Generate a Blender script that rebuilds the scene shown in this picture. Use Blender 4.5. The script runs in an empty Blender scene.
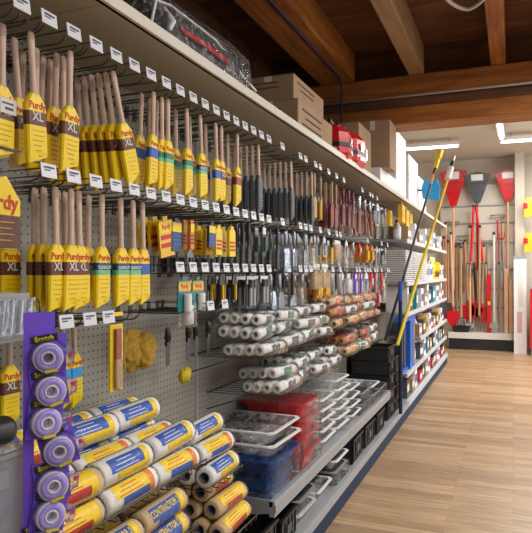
import bpy, math, random
from mathutils import Vector, Matrix, Euler
C = bpy.context.scene.collection
sc = bpy.context.scene
PI = math.pi
R = math.radians
rnd = random.Random(7)

# ------------------------------------------------------------ camera, world, lights, exposure
CAMZ = 1.4
F_PX = 610.0
YAW = R(22.0)
cd = bpy.data.cameras.new('camera'); cam = bpy.data.objects.new('camera', cd); C.objects.link(cam)
cd.sensor_width = 36.0; cd.sensor_fit = 'HORIZONTAL'; cd.lens = 36.0 * F_PX / 532.0
cd.clip_start = 0.05; cd.clip_end = 60
cam.location = (0, 0, CAMZ); cam.rotation_euler = (R(90.52), 0, YAW)
sc.camera = cam
sc.view_settings.view_transform = 'Standard'
sc.view_settings.look = 'None'
sc.view_settings.gamma = 1.0
sc.view_settings.exposure = 0.14
sc.view_settings.use_curve_mapping = False
w = bpy.data.worlds.new('world'); sc.world = w; w.use_nodes = True
w.node_tree.nodes['Background'].inputs[0].default_value = (0.92, 0.95, 1.0, 1)
w.node_tree.nodes['Background'].inputs[1].default_value = 0.25

def area(name, loc, sx, sy, power, col=(1, .95, .88), rot=(0, 0, 0)):
    l = bpy.data.lights.new(name, 'AREA'); l.shape = 'RECTANGLE'; l.size = sx; l.size_y = sy
    l.energy = power; l.color = col
    o = bpy.data.objects.new(name, l); C.objects.link(o); o.location = loc; o.rotation_euler = rot
    return o
area('aisle_light', (1.0, 0.8, 2.98), 0.3, 2.4, 46)
area('aisle_light', (1.0, 3.6, 2.98), 0.3, 2.4, 62)
area('side_fill_light', (3.6, 3.0, 1.9), 5.0, 2.2, 52, (.97, .98, 1.0), (0, R(90), 0))  # added soft fill from the open right side, no window stands there
area('back_room_light', (0.6, 7.6, 3.36), 0.5, 3.0, 88, (1, .98, .96))
area('back_room_light', (0.9, 10.2, 3.36), 2.4, 0.8, 84, (1, .98, .96))
area('back_side_fill_light', (3.0, 8.5, 1.6), 4.0, 2.2, 110, (1, 1, 1), (0, R(90), 0))  # added side fill that brightens the back room, not a real window

# ------------------------------------------------------------ materials
def mat(name, col, rough=.5, metal=0., var=.12, scale=30., emit=0., bump=0.0, coat=0.0):
    m = bpy.data.materials.new(name); m.use_nodes = True
    nt = m.node_tree; b = nt.nodes['Principled BSDF']
    b.inputs['Roughness'].default_value = rough; b.inputs['Metallic'].default_value = metal
    if coat: b.inputs['Coat Weight'].default_value = coat
    tc = nt.nodes.new('ShaderNodeTexCoord')
    n = nt.nodes.new('ShaderNodeTexNoise'); n.inputs['Scale'].default_value = scale; n.inputs['Detail'].default_value = 3
    nt.links.new(tc.outputs['Object'], n.inputs['Vector'])
    r = nt.nodes.new('ShaderNodeMixRGB')
    c = Vector(col)
    r.inputs[1].default_value = (*[max(0, x * (1 - var)) for x in c], 1)
    r.inputs[2].default_value = (*[min(1, x * (1 + var)) for x in c], 1)
    nt.links.new(n.outputs['Fac'], r.inputs[0]); nt.links.new(r.outputs[0], b.inputs['Base Color'])
    if emit:
        b.inputs['Emission Color'].default_value = (*col, 1); b.inputs['Emission Strength'].default_value = emit
    if bump:
        bp = nt.nodes.new('ShaderNodeBump'); bp.inputs['Strength'].default_value = bump
        bp.inputs['Distance'].default_value = .004
        nt.links.new(n.outputs['Fac'], bp.inputs['Height']); nt.links.new(bp.outputs[0], b.inputs['Normal'])
    return m

def clear(name, col=(.9, .92, .95), op=.22, rough=.12, scale=40, bump=.6):
    m = bpy.data.materials.new(name); m.use_nodes = True
    nt = m.node_tree; b = nt.nodes['Principled BSDF']; out = nt.nodes['Material Output']
    b.inputs['Base Color'].default_value = (*col, 1); b.inputs['Roughness'].default_value = rough
    b.inputs['Specular IOR Level'].default_value = .8
    tr = nt.nodes.new('ShaderNodeBsdfTransparent'); mx = nt.nodes.new('ShaderNodeMixShader')
    tc = nt.nodes.new('ShaderNodeTexCoord'); n = nt.nodes.new('ShaderNodeTexNoise'); n.inputs['Scale'].default_value = scale
    n.inputs['Detail'].default_value = 2; n.inputs['Distortion'].default_value = 1.5
    nt.links.new(tc.outputs['Object'], n.inputs['Vector'])
    bp = nt.nodes.new('ShaderNodeBump'); bp.inputs['Strength'].default_value = bump; bp.inputs['Distance'].default_value = .01
    nt.links.new(n.outputs['Fac'], bp.inputs['Height']); nt.links.new(bp.outputs[0], b.inputs['Normal'])
    mr = nt.nodes.new('ShaderNodeMapRange'); mr.inputs[1].default_value = .50; mr.inputs[2].default_value = .72
    mr.inputs[3].default_value = op * .35; mr.inputs[4].default_value = min(1, op * 2.6)
    nt.links.new(n.outputs['Fac'], mr.inputs[0]); nt.links.new(mr.outputs[0], mx.inputs[0])
    b.inputs['Specular IOR Level'].default_value = .8
    nt.links.new(tr.outputs[0], mx.inputs[1]); nt.links.new(b.outputs[0], mx.inputs[2])
    gl = nt.nodes.new('ShaderNodeBsdfGlossy'); gl.inputs['Roughness'].default_value = max(.04, rough * .6)
    nt.links.new(bp.outputs[0], gl.inputs['Normal'])
    lw = nt.nodes.new('ShaderNodeLayerWeight'); lw.inputs['Blend'].default_value = .10
    nt.links.new(bp.outputs[0], lw.inputs['Normal'])
    m2 = nt.nodes.new('ShaderNodeMixShader')
    nt.links.new(lw.outputs['Fresnel'], m2.inputs[0]); nt.links.new(mx.outputs[0], m2.inputs[1]); nt.links.new(gl.outputs[0], m2.inputs[2])
    nt.links.new(m2.outputs[0], out.inputs[0])
    return m

def wood(name, c1, c2, axis='Z', scale=6., stretch=14., rough=.55):
    m = bpy.data.materials.new(name); m.use_nodes = True
    nt = m.node_tree; b = nt.nodes['Principled BSDF']; b.inputs['Roughness'].default_value = rough
    tc = nt.nodes.new('ShaderNodeTexCoord'); mp = nt.nodes.new('ShaderNodeMapping')
    s = {'X': (1, stretch, stretch), 'Y': (stretch, 1, stretch), 'Z': (stretch, stretch, 1)}[axis]
    mp.inputs['Scale'].default_value = s
    n = nt.nodes.new('ShaderNodeTexNoise'); n.inputs['Scale'].default_value = scale; n.inputs['Detail'].default_value = 5
    n.inputs['Distortion'].default_value = .6
    cr = nt.nodes.new('ShaderNodeValToRGB')
    cr.color_ramp.elements[0].position = .32; cr.color_ramp.elements[0].color = (*c1, 1)
    cr.color_ramp.elements[1].position = .68; cr.color_ramp.elements[1].color = (*c2, 1)
    nt.links.new(tc.outputs['Object'], mp.inputs[0]); nt.links.new(mp.outputs[0], n.inputs['Vector'])
    nt.links.new(n.outputs['Fac'], cr.inputs[0]); nt.links.new(cr.outputs[0], b.inputs['Base Color'])
    return m

def floor_mat():
    m = bpy.data.materials.new('oak_planks'); m.use_nodes = True
    nt = m.node_tree; b = nt.nodes['Principled BSDF']; b.inputs['Roughness'].default_value = .38
    tc = nt.nodes.new('ShaderNodeTexCoord')
    br = nt.nodes.new('ShaderNodeTexBrick'); br.offset = .37
    br.inputs['Scale'].default_value = 1.0; br.inputs['Brick Width'].default_value = .95; br.inputs['Row Height'].default_value = .085
    br.inputs['Mortar Size'].default_value = .0012; br.inputs['Bias'].default_value = 0
    br.inputs['Color1'].default_value = (.56, .385, .22, 1); br.inputs['Color2'].default_value = (.35, .22, .115, 1)
    br.inputs['Mortar'].default_value = (.2, .125, .07, 1)
    nt.links.new(tc.outputs['Object'], br.inputs['Vector'])
    mp = nt.nodes.new('ShaderNodeMapping'); mp.inputs['Scale'].default_value = (1.2, 18, 1)
    n = nt.nodes.new('ShaderNodeTexNoise'); n.inputs['Scale'].default_value = 3; n.inputs['Detail'].default_value = 6
    nt.links.new(tc.outputs['Object'], mp.inputs[0]); nt.links.new(mp.outputs[0], n.inputs['Vector'])
    mx = nt.nodes.new('ShaderNodeMixRGB'); mx.blend_type = 'MULTIPLY'; mx.inputs[0].default_value = .75
    cr = nt.nodes.new('ShaderNodeValToRGB'); cr.color_ramp.elements[0].position = .3; cr.color_ramp.elements[0].color = (.48, .42, .36, 1)
    cr.color_ramp.elements[1].position = .65; cr.color_ramp.elements[1].color = (1.08, 1.06, 1.03, 1)
    nt.links.new(n.outputs['Fac'], cr.inputs[0])
    nt.links.new(br.outputs['Color'], mx.inputs[1]); nt.links.new(cr.outputs[0], mx.inputs[2])
    nt.links.new(mx.outputs[0], b.inputs['Base Color'])
    return m

def peg_mat():
    """metal pegboard: dark holes on a one-inch grid"""
    m = bpy.data.materials.new('pegboard'); m.use_nodes = True
    nt = m.node_tree; b = nt.nodes['Principled BSDF']; b.inputs['Roughness'].default_value = .6
    tc = nt.nodes.new('ShaderNodeTexCoord'); sp = nt.nodes.new('ShaderNodeSeparateXYZ')
    nt.links.new(tc.outputs['Object'], sp.inputs[0])
    def M(op, a, bb=None):
        k = nt.nodes.new('ShaderNodeMath'); k.operation = op
        for i, v in enumerate((a, bb)):
            if v is None: continue
            if isinstance(v, (int, float)): k.inputs[i].default_value = v
            else: nt.links.new(v, k.inputs[i])
        return k.outputs[0]
    def cell(s):
        return M('SUBTRACT', M('MODULO', M('ADD', s, 50.8), .0254), .0127)
    y = cell(sp.outputs[1]); z = cell(sp.outputs[2])
    d = M('SQRT', M('ADD', M('MULTIPLY', y, y), M('MULTIPLY', z, z)))
    hole = M('LESS_THAN', d, .0034)
    n = nt.nodes.new('ShaderNodeTexNoise'); n.inputs['Scale'].default_value = 3
    nt.links.new(tc.outputs['Object'], n.inputs['Vector'])
    base = nt.nodes.new('ShaderNodeMixRGB'); base.inputs[1].default_value = (.27, .26, .225, 1); base.inputs[2].default_value = (.36, .345, .30, 1)
    nt.links.new(n.outputs['Fac'], base.inputs[0])
    mx = nt.nodes.new('ShaderNodeMixRGB'); mx.inputs[2].default_value = (.03, .028, .025, 1)
    nt.links.new(hole, mx.inputs[0]); nt.links.new(base.outputs[0], mx.inputs[1]); nt.links.new(mx.outputs[0], b.inputs['Base Color'])
    return m

M = dict(
 handle=wood('bare_beech', (.52, .36, .27), (.70, .52, .42), 'Z', 8, 10),
 handle2=wood('tan_wood', (.36, .22, .11), (.52, .34, .18), 'Z', 8, 10),
 yel=mat('sleeve_yellow', (.90, .64, .004), .42, var=.06),
 yel2=mat('packet_yellow', (.85, .50, .02), .4, var=.1),
 ochre=mat('print_ochre', (.62, .38, .02), .5),
 brown=mat('band_brown', (.12, .035, .02), .45),
 green=mat('band_green', (.02, .17, .07), .45),
 lgreen=mat('band_light_green', (.12, .50, .28), .45),
 navy=mat('band_navy', (.012, .075, .16), .45),
 blue=mat('band_blue', (.02, .10, .45), .45),
 dred=mat('band_dark_red', (.28, .03, .02), .45),
 red=mat('print_red', (.55, .03, .01), .5),
 white=mat('white', (.82, .82, .82), .5, var=.05),
 offwhite=mat('offwhite', (.68, .66, .62), .6, var=.06),
 tag=mat('tag_white', (.68, .70, .76), .4, var=.04),
 ink=mat('ink', (.06, .07, .12), .6),
 inkblue=mat('ink_blue', (.05, .12, .5), .6),
 wire=mat('hook_wire', (.10, .095, .085), .4, .7, var=.1),
 chrome=mat('chrome', (.62, .63, .65), .25, .9, var=.05),
 black=mat('black_plastic', (.018, .018, .02), .4, var=.2),
 dgrey=mat('dark_grey', (.075, .08, .09), .5, var=.2),
 slate=mat('slate_sleeve', (.045, .055, .075), .45, var=.3, scale=60),
 grey=mat('grey', (.30, .31, .32), .5),
 silver=mat('silver_blue', (.45, .50, .58), .25, .75),
 shelf=mat('shelf_cream', (.34, .30, .23), .5, var=.04, scale=3),
 lip=mat('shelf_lip', (.62, .58, .50), .45, var=.05, scale=5),
 steel=mat('shelf_steel', (.36, .37, .38), .4, .15, var=.08, scale=5),
 lipgrey=mat('shelf_lip_grey', (.37, .40, .44), .35, .1, var=.06, scale=5),
 kick=mat('kick_plate', (.010, .028, .075), .8, var=.1),
 purple=mat('purple_card', (.20, .09, .74), .4, var=.06),
 lilac=mat('lilac_plastic', (.42, .32, .90), .2, var=.12),
 logo_y=mat('logo_yellow', (.80, .66, .02), .5),
 pinkish=mat('pale_pink', (.66, .42, .44), .5),
 binp=clear('bin_plastic', (.36, .37, .43), op=1.6, rough=.3, scale=6, bump=.2),
 lipbright=mat('lip_bright', (.60, .64, .70), .4, .05, var=.05, scale=5),
 cordblue=mat('cord_blue', (.012, .02, .10), .5),
 magenta=mat('magenta', (.60, .04, .25), .4),
 paper=mat('tape_white', (.66, .64, .72), .35),
 tan=mat('nap_tan', (.66, .47, .26), .95, var=.12, scale=300, bump=.5),
 nap=mat('nap_white', (.86, .85, .82), .95, var=.08, scale=300, bump=.5),
 core=mat('core_grey', (.22, .22, .26), .7),
 sponge=mat('sea_sponge', (.58, .36, .05), .95, var=.5, scale=90, bump=1.0),
 ysponge=mat('yellow_sponge', (.62, .45, .02), .9, var=.3, scale=120, bump=.8),
 teal=mat('teal_card', (.02, .24, .28), .4),
 blueplastic=mat('tray_blue', (.01, .07, .28), .25, var=.2),
 brightblue=mat('bright_blue', (.01, .13, .62), .35),
 skyblue=mat('sky_blue', (.02, .34, .75), .35),
 redplastic=mat('tray_red', (.62, .012, .02), .25, var=.15),
 maroon=mat('maroon', (.17, .012, .02), .4, var=.2),
 amber=mat('amber', (.50, .18, .02), .35, var=.2),
 orange=mat('orange', (.80, .24, .02), .45),
 redbrown=mat('red_brown', (.30, .06, .015), .35, var=.2),
 card=wood('cardboard', (.34, .22, .13), (.40, .265, .16), 'Z', 3, 3, .85),
 carddark=mat('cardboard_print', (.10, .06, .04), .8),
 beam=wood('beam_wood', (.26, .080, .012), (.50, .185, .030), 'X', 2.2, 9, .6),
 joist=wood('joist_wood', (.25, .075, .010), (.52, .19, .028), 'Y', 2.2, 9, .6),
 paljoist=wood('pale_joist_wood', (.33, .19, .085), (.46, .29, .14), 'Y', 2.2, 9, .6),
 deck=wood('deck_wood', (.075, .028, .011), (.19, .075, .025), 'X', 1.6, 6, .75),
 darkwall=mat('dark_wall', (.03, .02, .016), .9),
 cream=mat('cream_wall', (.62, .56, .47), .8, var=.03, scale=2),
 creamceil=mat('cream_ceiling', (.56, .50, .42), .85, var=.03, scale=2),
 tube=mat('tube_glow', (1, .98, .95), .4, emit=5.0),
 ash=wood('ash_handle', (.62, .32, .17), (.80, .50, .30), 'Z', 5, 8),
 clear=clear('clear_film', op=.045, rough=.07), bag=clear('clear_bag', op=.13, scale=25, rough=.06, bump=1.0), blister=clear('blister', op=.04, scale=20, bump=.3),
 tray=clear('clear_tray', (.80, .83, .85), op=.30, rough=.15, scale=12), lilacclear=clear('lilac_clear', (.42, .33, .95), op=.42, scale=25),
 floor=floor_mat(), peg=peg_mat(),
)

# ------------------------------------------------------------ mesh helpers
class MB:
    def __init__(s): s.v = []; s.f = []; s.m = []; s.sm = []
    def add(s, vs, fs, m=0, smooth=False, mat4=None):
        o = len(s.v)
        for p in vs:
            p = Vector(p)
            if mat4 is not None: p = mat4 @ p
            s.v.append(p)
        for f in fs: s.f.append([o + i for i in f]); s.m.append(m); s.sm.append(smooth)
        return s
    def box(s, c, d, m=0, rot=None):
        x, y, z = [a / 2 for a in d]
        vs = [(-x, -y, -z), (x, -y, -z), (x, y, -z), (-x, y, -z), (-x, -y, z), (x, -y, z), (x, y, z), (-x, y, z)]
        T = Matrix.Translation(Vector(c))
        if rot is not None: T = T @ Euler(rot).to_matrix().to_4x4()
        return s.add(vs, [(0, 3, 2, 1), (4, 5, 6, 7), (0, 1, 5, 4), (1, 2, 6, 5), (2, 3, 7, 6), (3, 0, 4, 7)], m, False, T)
    def b(s, x0, x1, y0, y1, z0, z1, m=0):
        return s.box(((x0 + x1) / 2, (y0 + y1) / 2, (z0 + z1) / 2), (x1 - x0, y1 - y0, z1 - z0), m)
    def cyl(s, p0, p1, r0, r1=None, n=12, m=0, caps=True, smooth=True, capm=None):
        r1 = r0 if r1 is None else r1
        p0, p1 = Vector(p0), Vector(p1); d = (p1 - p0).normalized()
        a = d.orthogonal().normalized(); b = d.cross(a)
        vs = []
        for p, r in ((p0, r0), (p1, r1)):
            for i in range(n):
                t = 2 * PI * i / n; vs.append(p + a * r * math.cos(t) + b * r * math.sin(t))
        s.add(vs, [(i, (i + 1) % n, n + (i + 1) % n, n + i) for i in range(n)], m, smooth)
        if caps:
            s.add(vs[:n], [tuple(range(n))[::-1]], m if capm is None else capm); s.add(vs[n:], [tuple(range(n))], m if capm is None else capm)
        return s
    def pipe(s, pts, r, n=6, m=0):
        pts = [Vector(p) for p in pts]; rings = []
        up = None
        for i, p in enumerate(pts):
            d = (pts[min(i + 1, len(pts) - 1)] - pts[max(i - 1, 0)]).normalized()
            if up is None: up = d.orthogonal().normalized()
            a = (up - d * up.dot(d)).normalized(); up = a; b = d.cross(a)
            rings.append([p + a * r * math.cos(2 * PI * k / n) + b * r * math.sin(2 * PI * k / n) for k in range(n)])
        return s.rings(rings, m, True, True)
    def rings(s, rings, m=0, smooth=True, caps=True, closed=True):
        n = len(rings[0]); vs = [p for r in rings for p in r]; fs = []
        ms = m if isinstance(m, (list, tuple)) else [m] * (len(rings) - 1)
        o = len(s.v); s.v += [Vector(p) for p in vs]
        for j in range(len(rings) - 1):
            for i in range(n if closed else n - 1):
                s.f.append([o + j * n + i, o + j * n + (i + 1) % n, o + (j + 1) * n + (i + 1) % n, o + (j + 1) * n + i]); s.m.append(ms[j]); s.sm.append(smooth)
        if caps:
            s.f.append([o + i for i in range(n)][::-1]); s.m.append(ms[0]); s.sm.append(False)
            s.f.append([o + (len(rings) - 1) * n + i for i in range(n)]); s.m.append(ms[-1]); s.sm.append(False)
        return s
    def lathe(s, prof, n=16, m=0, axis='Z', c=(0, 0, 0), smooth=True, caps=True):
        rs = []
        for r, h in prof:
            ring = []
            for i in range(n):
                t = 2 * PI * i / n; a, b = r * math.cos(t), r * math.sin(t)
                p = {'Z': (a, b, h), 'Y': (b, h, a), 'X': (h, a, b)}[axis]
                ring.append(Vector(p) + Vector(c))
            rs.append(ring)
        return s.rings(rs, m, smooth, caps)
    def prism(s, poly, x0, x1, m=0, axis='X'):
        """poly in the plane across the axis"""
        f = {'X': lambda p, h: (h, p[0], p[1]), 'Y': lambda p, h: (p[0], h, p[1]), 'Z': lambda p, h: (p[0], p[1], h)}[axis]
        n = len(poly); vs = [f(p, x0) for p in poly] + [f(p, x1) for p in poly]
        return s.add(vs, [tuple(range(n))[::-1], tuple(range(n, 2 * n))] + [(i, (i + 1) % n, n + (i + 1) % n, n + i) for i in range(n)], m)
    def mesh(s, name, mats):
        me = bpy.data.meshes.new(name); me.from_pydata([tuple(p) for p in s.v], [], s.f)
        for m in mats: me.materials.append(M[m] if isinstance(m, str) else m)
        me.polygons.foreach_set('material_index', s.m); me.polygons.foreach_set('use_smooth', s.sm)
        import bmesh
        bm = bmesh.new(); bm.from_mesh(me); bmesh.ops.recalc_face_normals(bm, faces=bm.faces); bm.to_mesh(me); bm.free()
        me.update(); return me
    def build(s, name, mats, parent=None, loc=None, rot=None):
        if isinstance(mats, str): mats = [mats]
        o = bpy.data.objects.new(name, s.mesh(name, mats)); C.objects.link(o)
        if parent is not None: o.parent = parent
        if loc is not None: o.location = loc
        if rot is not None: o.rotation_euler = rot
        return o

_tx = {}
def text_mesh(body, size, mname, bold=.0):
    k = (body, size, mname, bold)
    if k not in _tx:
        cu = bpy.data.curves.new('txt', 'FONT'); cu.body = body; cu.size = size; cu.align_x = 'CENTER'; cu.align_y = 'CENTER'
        cu.extrude = .0003; cu.offset = bold; cu.resolution_u = 2
        o = bpy.data.objects.new('txt', cu); C.objects.link(o)
        dg = bpy.context.evaluated_depsgraph_get(); dg.update()
        me = bpy.data.meshes.new_from_object(o.evaluated_get(dg)); me.materials.clear(); me.materials.append(M[mname])
        bpy.data.objects.remove(o); bpy.data.curves.remove(cu); _tx[k] = me
    return _tx[k]
def text(body, size, mname, parent, loc, rot=(R(90), 0, R(90)), bold=.0, name='lettering', sx=1.0):
    """lettering that faces +X by default"""
    o = bpy.data.objects.new(name, text_mesh(body, size, mname, bold)); C.objects.link(o)
    o.parent = parent; o.location = loc; o.rotation_euler = rot; o.scale = (sx, 1, 1)
    return o

def tag(o, label, cat=None, group=None, kind=None):
    if label: o['label'] = label
    if cat: o['category'] = cat
    if group: o['group'] = group
    if kind: o['kind'] = kind
    return o
def empty(name, loc=(0, 0, 0), rot=(0, 0, 0)):
    o = bpy.data.objects.new(name, None); C.objects.link(o); o.location = loc; o.rotation_euler = rot
    o.empty_display_size = .02; return o
def copy_tree(o, parent=None):
    c = o.copy(); C.objects.link(c)
    if parent is not None: c.parent = parent
    for ch in list(o.children): copy_tree(ch, c)
    return c
_protos = {}
def inst(key, maker, loc, rot, label, cat, group=None, scale=None):
    """first use takes the built thing itself, later ones copy it with its parts"""
    if key not in _protos:
        o = maker(); _protos[key] = o
    else:
        src = _protos[key]; o = copy_tree(src)
    o.location = loc; o.rotation_euler = rot
    if scale: o.scale = scale if not isinstance(scale, (int, float)) else (scale,) * 3
    else: o.scale = (1, 1, 1)
    for k in ('label', 'category', 'group'):
        if k in o.keys(): del o[k]
    tag(o, label, cat, group)
    return o

_ONES = 'zeroth first second third fourth fifth sixth seventh eighth ninth tenth eleventh twelfth thirteenth fourteenth fifteenth sixteenth seventeenth eighteenth nineteenth'.split()
_TENS = {2: ('twentieth', 'twenty'), 3: ('thirtieth', 'thirty'), 4: ('fortieth', 'forty'), 5: ('fiftieth', 'fifty'), 6: ('sixtieth', 'sixty'), 7: ('seventieth', 'seventy')}
def nth(n):
    if n < 20: return _ONES[n]
    t, o = divmod(n, 10)
    return _TENS[t][0] if o == 0 else _TENS[t][1] + '-' + _ONES[o]

# where a sight line of the survey photo meets an upright plane of the store
def hit_D(px, py, D):
    """plane x = -D: returns (Y, z)"""
    a = YAW - math.atan((px - 266) / F_PX); Y = D / math.tan(a)
    dep = D * math.sin(YAW) + Y * math.cos(YAW)
    return Y, CAMZ + (272 - py) / F_PX * dep
def hit_Z(px, py, z):
    dep = (z - CAMZ) * F_PX / (272 - py); u = (px - 266) / F_PX * dep
    return -dep * math.sin(YAW) + u * math.cos(YAW), dep * math.cos(YAW) + u * math.sin(YAW)   # x, y
def hit_Y(px, py, Y):
    a = YAW - math.atan((px - 266) / F_PX); x = -Y * math.tan(a)
    dep = -x * math.sin(YAW) + Y * math.cos(YAW)
    return x, CAMZ + (272 - py) / F_PX * dep

# ------------------------------------------------------------ the room
XB = -1.33            # face of the pegboard
YB = 5.2              # face of the transverse beam
fl = MB().b(-3.2, 4.5, -3, 13.2, -.06, 0).build('floor', 'floor'); tag(fl, None, kind='structure')
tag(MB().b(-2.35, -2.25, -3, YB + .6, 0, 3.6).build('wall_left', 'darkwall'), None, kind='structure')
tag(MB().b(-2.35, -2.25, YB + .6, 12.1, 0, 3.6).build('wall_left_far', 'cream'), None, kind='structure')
tag(MB().b(-2.35, 4.5, 12.0, 12.1, 0, 3.6).build('wall_far', 'cream'), None, kind='structure')
# near ceiling: boards laid across the joists
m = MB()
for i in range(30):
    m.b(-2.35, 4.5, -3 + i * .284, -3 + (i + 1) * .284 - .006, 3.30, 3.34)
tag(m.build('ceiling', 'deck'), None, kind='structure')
tag(MB().b(-2.35, 4.5, YB + .32, 12.1, 3.5, 3.6).build('ceiling_far', 'creamceil'), None, kind='structure')
def beam(name, x0, x1, y0, y1, z0, z1, mt):
    o = MB().b(x0, x1, y0, y1, z0, z1).build(name, mt); bv = o.modifiers.new('b', 'BEVEL'); bv.width = .008; bv.segments = 2
    return tag(o, None, kind='structure')
beam('ceiling_beam', -2.3, 4.4, YB, YB + .16, 2.895, 3.06, 'beam')
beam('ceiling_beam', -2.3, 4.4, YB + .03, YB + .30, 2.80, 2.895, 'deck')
beam('ceiling_beam', -2.3, 4.4, YB + .02, YB + .32, 2.655, 2.80, 'beam')
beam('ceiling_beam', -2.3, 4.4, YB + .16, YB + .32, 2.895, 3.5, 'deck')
beam('ceiling_joist', -1.58, -1.27, -2.5, YB + .02, 3.06, 3.30, 'joist')
beam('ceiling_joist', -.806, -.68, -2.5, YB + .02, 3.06, 3.30, 'paljoist')
beam('ceiling_joist', -.157, -.045, -2.5, YB + .02, 3.06, 3.30, 'joist')
beam('ceiling_joist', .55, .68, -2.5, YB + .02, 3.06, 3.30, 'joist')
beam('ceiling_joist', -2.2, -2.05, -2.5, YB + .02, 3.06, 3.30, 'deck')
o = MB().pipe([(-2.2, YB - .02, 2.88), (4.3, YB - .02, 2.88)], .010, 8).build('conduit_pipe', 'offwhite')
tag(o, 'thin pale conduit pipe running along the big crossbeam', 'pipe')
# looped pale cable at the ceiling
x0, y0 = hit_Z(447, -6, 3.0)
pts = [(x0 + .0, y0, 3.10)]
for t in range(0, 11):
    k = t / 10; px = 447 + 45 * k; py = 2 + 34 * (k * (1 - k)) * 1.2 - 8 * k
    x, y = hit_Z(px, py, 3.0); pts.append((x, min(y, YB - .1), 3.0 + .05 * abs(k - .5)))
o = MB().pipe(pts, .012, 8).build('ceiling_cable', 'offwhite'); tag(o, 'pale looped cable hanging under the ceiling boards', 'cable')
# blue cord stapled under the big joist, dropping at the beam
pts = [(-1.36, y, 3.052) for y in (1.0, 2, 3, 4, 5.0)] + [(-1.37, YB - .06, 3.03), (-1.375, YB - .05, 2.8), (-1.37, YB - .05, 2.55), (-1.34, YB - .05, 2.3)]
o = MB().pipe(pts, .009, 6).build('power_cord', 'cordblue'); tag(o, 'dark blue cord stapled under the joist and dropping at the crossbeam', 'cord')
# fluorescent strips of the back room
def strip(p, q, lab):
    t = empty('strip_light', ((p[0] + q[0]) / 2, (p[1] + q[1]) / 2, 3.38))
    d = (q[0] - p[0], q[1] - p[1]); L = math.hypot(*d); t.rotation_euler = (0, 0, math.atan2(d[1], d[0]))
    MB().box((0, 0, .03), (L + .06, .09, .05)).build('housing', 'white', t)
    MB().cyl((-L / 2, 0, -.012), (L / 2, 0, -.012), .02, n=10).build('tube', 'tube', t)
    for s in (-1, 1): MB().box((s * (L / 2 + .02), 0, -.005), (.02, .05, .05)).build('end_cap', 'white', t)
    m2 = MB()
    for s in (-1, 1): m2.cyl((s * L * .35, 0, .05), (s * L * .35, 0, .125), .006, n=6)
    m2.build('hanger', 'grey', t)
    tag(t, lab, 'light', 'fluorescent strips of the back room')
a = hit_Z(404, 148.5, 3.38); b = hit_Z(458, 145, 3.38); strip(a, b, 'fluorescent strip light running across the room beside the white parcels')
a = hit_Z(498, 112, 3.38); b = hit_Z(502, 137, 3.38); strip(a, b, 'fluorescent strip light running lengthwise down the aisle')
a = hit_Z(503, 141, 3.38); b = hit_Z(560, 137, 3.38); strip(a, b, 'fluorescent strip light running across at the edge of the view')

# ------------------------------------------------------------ the gondola (long shelving run)
G0, G1, G2 = .1, 5.98, 9.8
ZT = 2.08             # underside of the top shelf
g = empty('shelving_unit', (XB, G0, 0))
tag(g, 'long cream shelving run with pegboard back and black hooks', 'shelving')
def gp(name, mb, mats, label=None):
    o = mb.build(name, mats, g); o.location = (-XB, -G0, 0)
    if label: o['label'] = label
    return o
n = 5; seg = (G1 - G0) / n
for i in range(n): gp('pegboard_panel', MB().b(XB - .03, XB, G0 + i * seg + .012, G0 + (i + 1) * seg - .012, .1, ZT + .1), 'peg')
for i in range(n + 1): gp('upright', MB().b(XB - .05, XB + .004, G0 + i * seg - .012, G0 + i * seg + .012, 0, ZT + .12), 'steel')
# top shelf
for i in range(n):
    y0, y1 = G0 + i * seg + .001, G0 + (i + 1) * seg - .001
    m = MB().b(XB, -.955, y0, y1, ZT, ZT + .018, 0).b(-.965, -.945, y0, y1, ZT, ZT + .032, 1)
    gp('top_shelf', m, ['shelf', 'lip'])
# lower shelf
LS = 2.45
for i, (y0, y1) in enumerate(((LS, 3.75), (3.755, 5.12))):
    m = MB().b(XB, -.96, y0, y1, .388, .41, 0).b(-.975, -.95, y0, y1, .345, .413, 1).b(-.951, -.945, y0, y1, .362, .397, 0)
    for yy in (y0 + .004, y1 - .004): m.add([(XB, yy - .003, .30), (XB, yy - .003, .41), (-.96, yy - .003, .41), (-.96, yy - .003, .36), (XB, yy + .003, .30), (XB, yy + .003, .41), (-.96, yy + .003, .41), (-.96, yy + .003, .36)], [(0, 1, 2, 3), (4, 5, 6, 7), (0, 1, 5, 4), (1, 2, 6, 5), (2, 3, 7, 6), (3, 0, 4, 7)], 0)
    gp('lower_shelf', m, ['steel', 'lipgrey'])
# base deck
for i in range(n):
    y0, y1 = G0 + i * seg, G0 + (i + 1) * seg
    gp('base_deck', MB().b(XB, -.945, y0 + .001, y1 - .001, .12, .15, 0).b(-.955, -.93, y0 + .001, y1 - .001, .10, .155, 1), ['steel', 'lipgrey'])
    gp('kick_plate', MB().b(-.96, -.94, y0 + .001, y1 - .001, 0, .10), 'kick')

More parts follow.
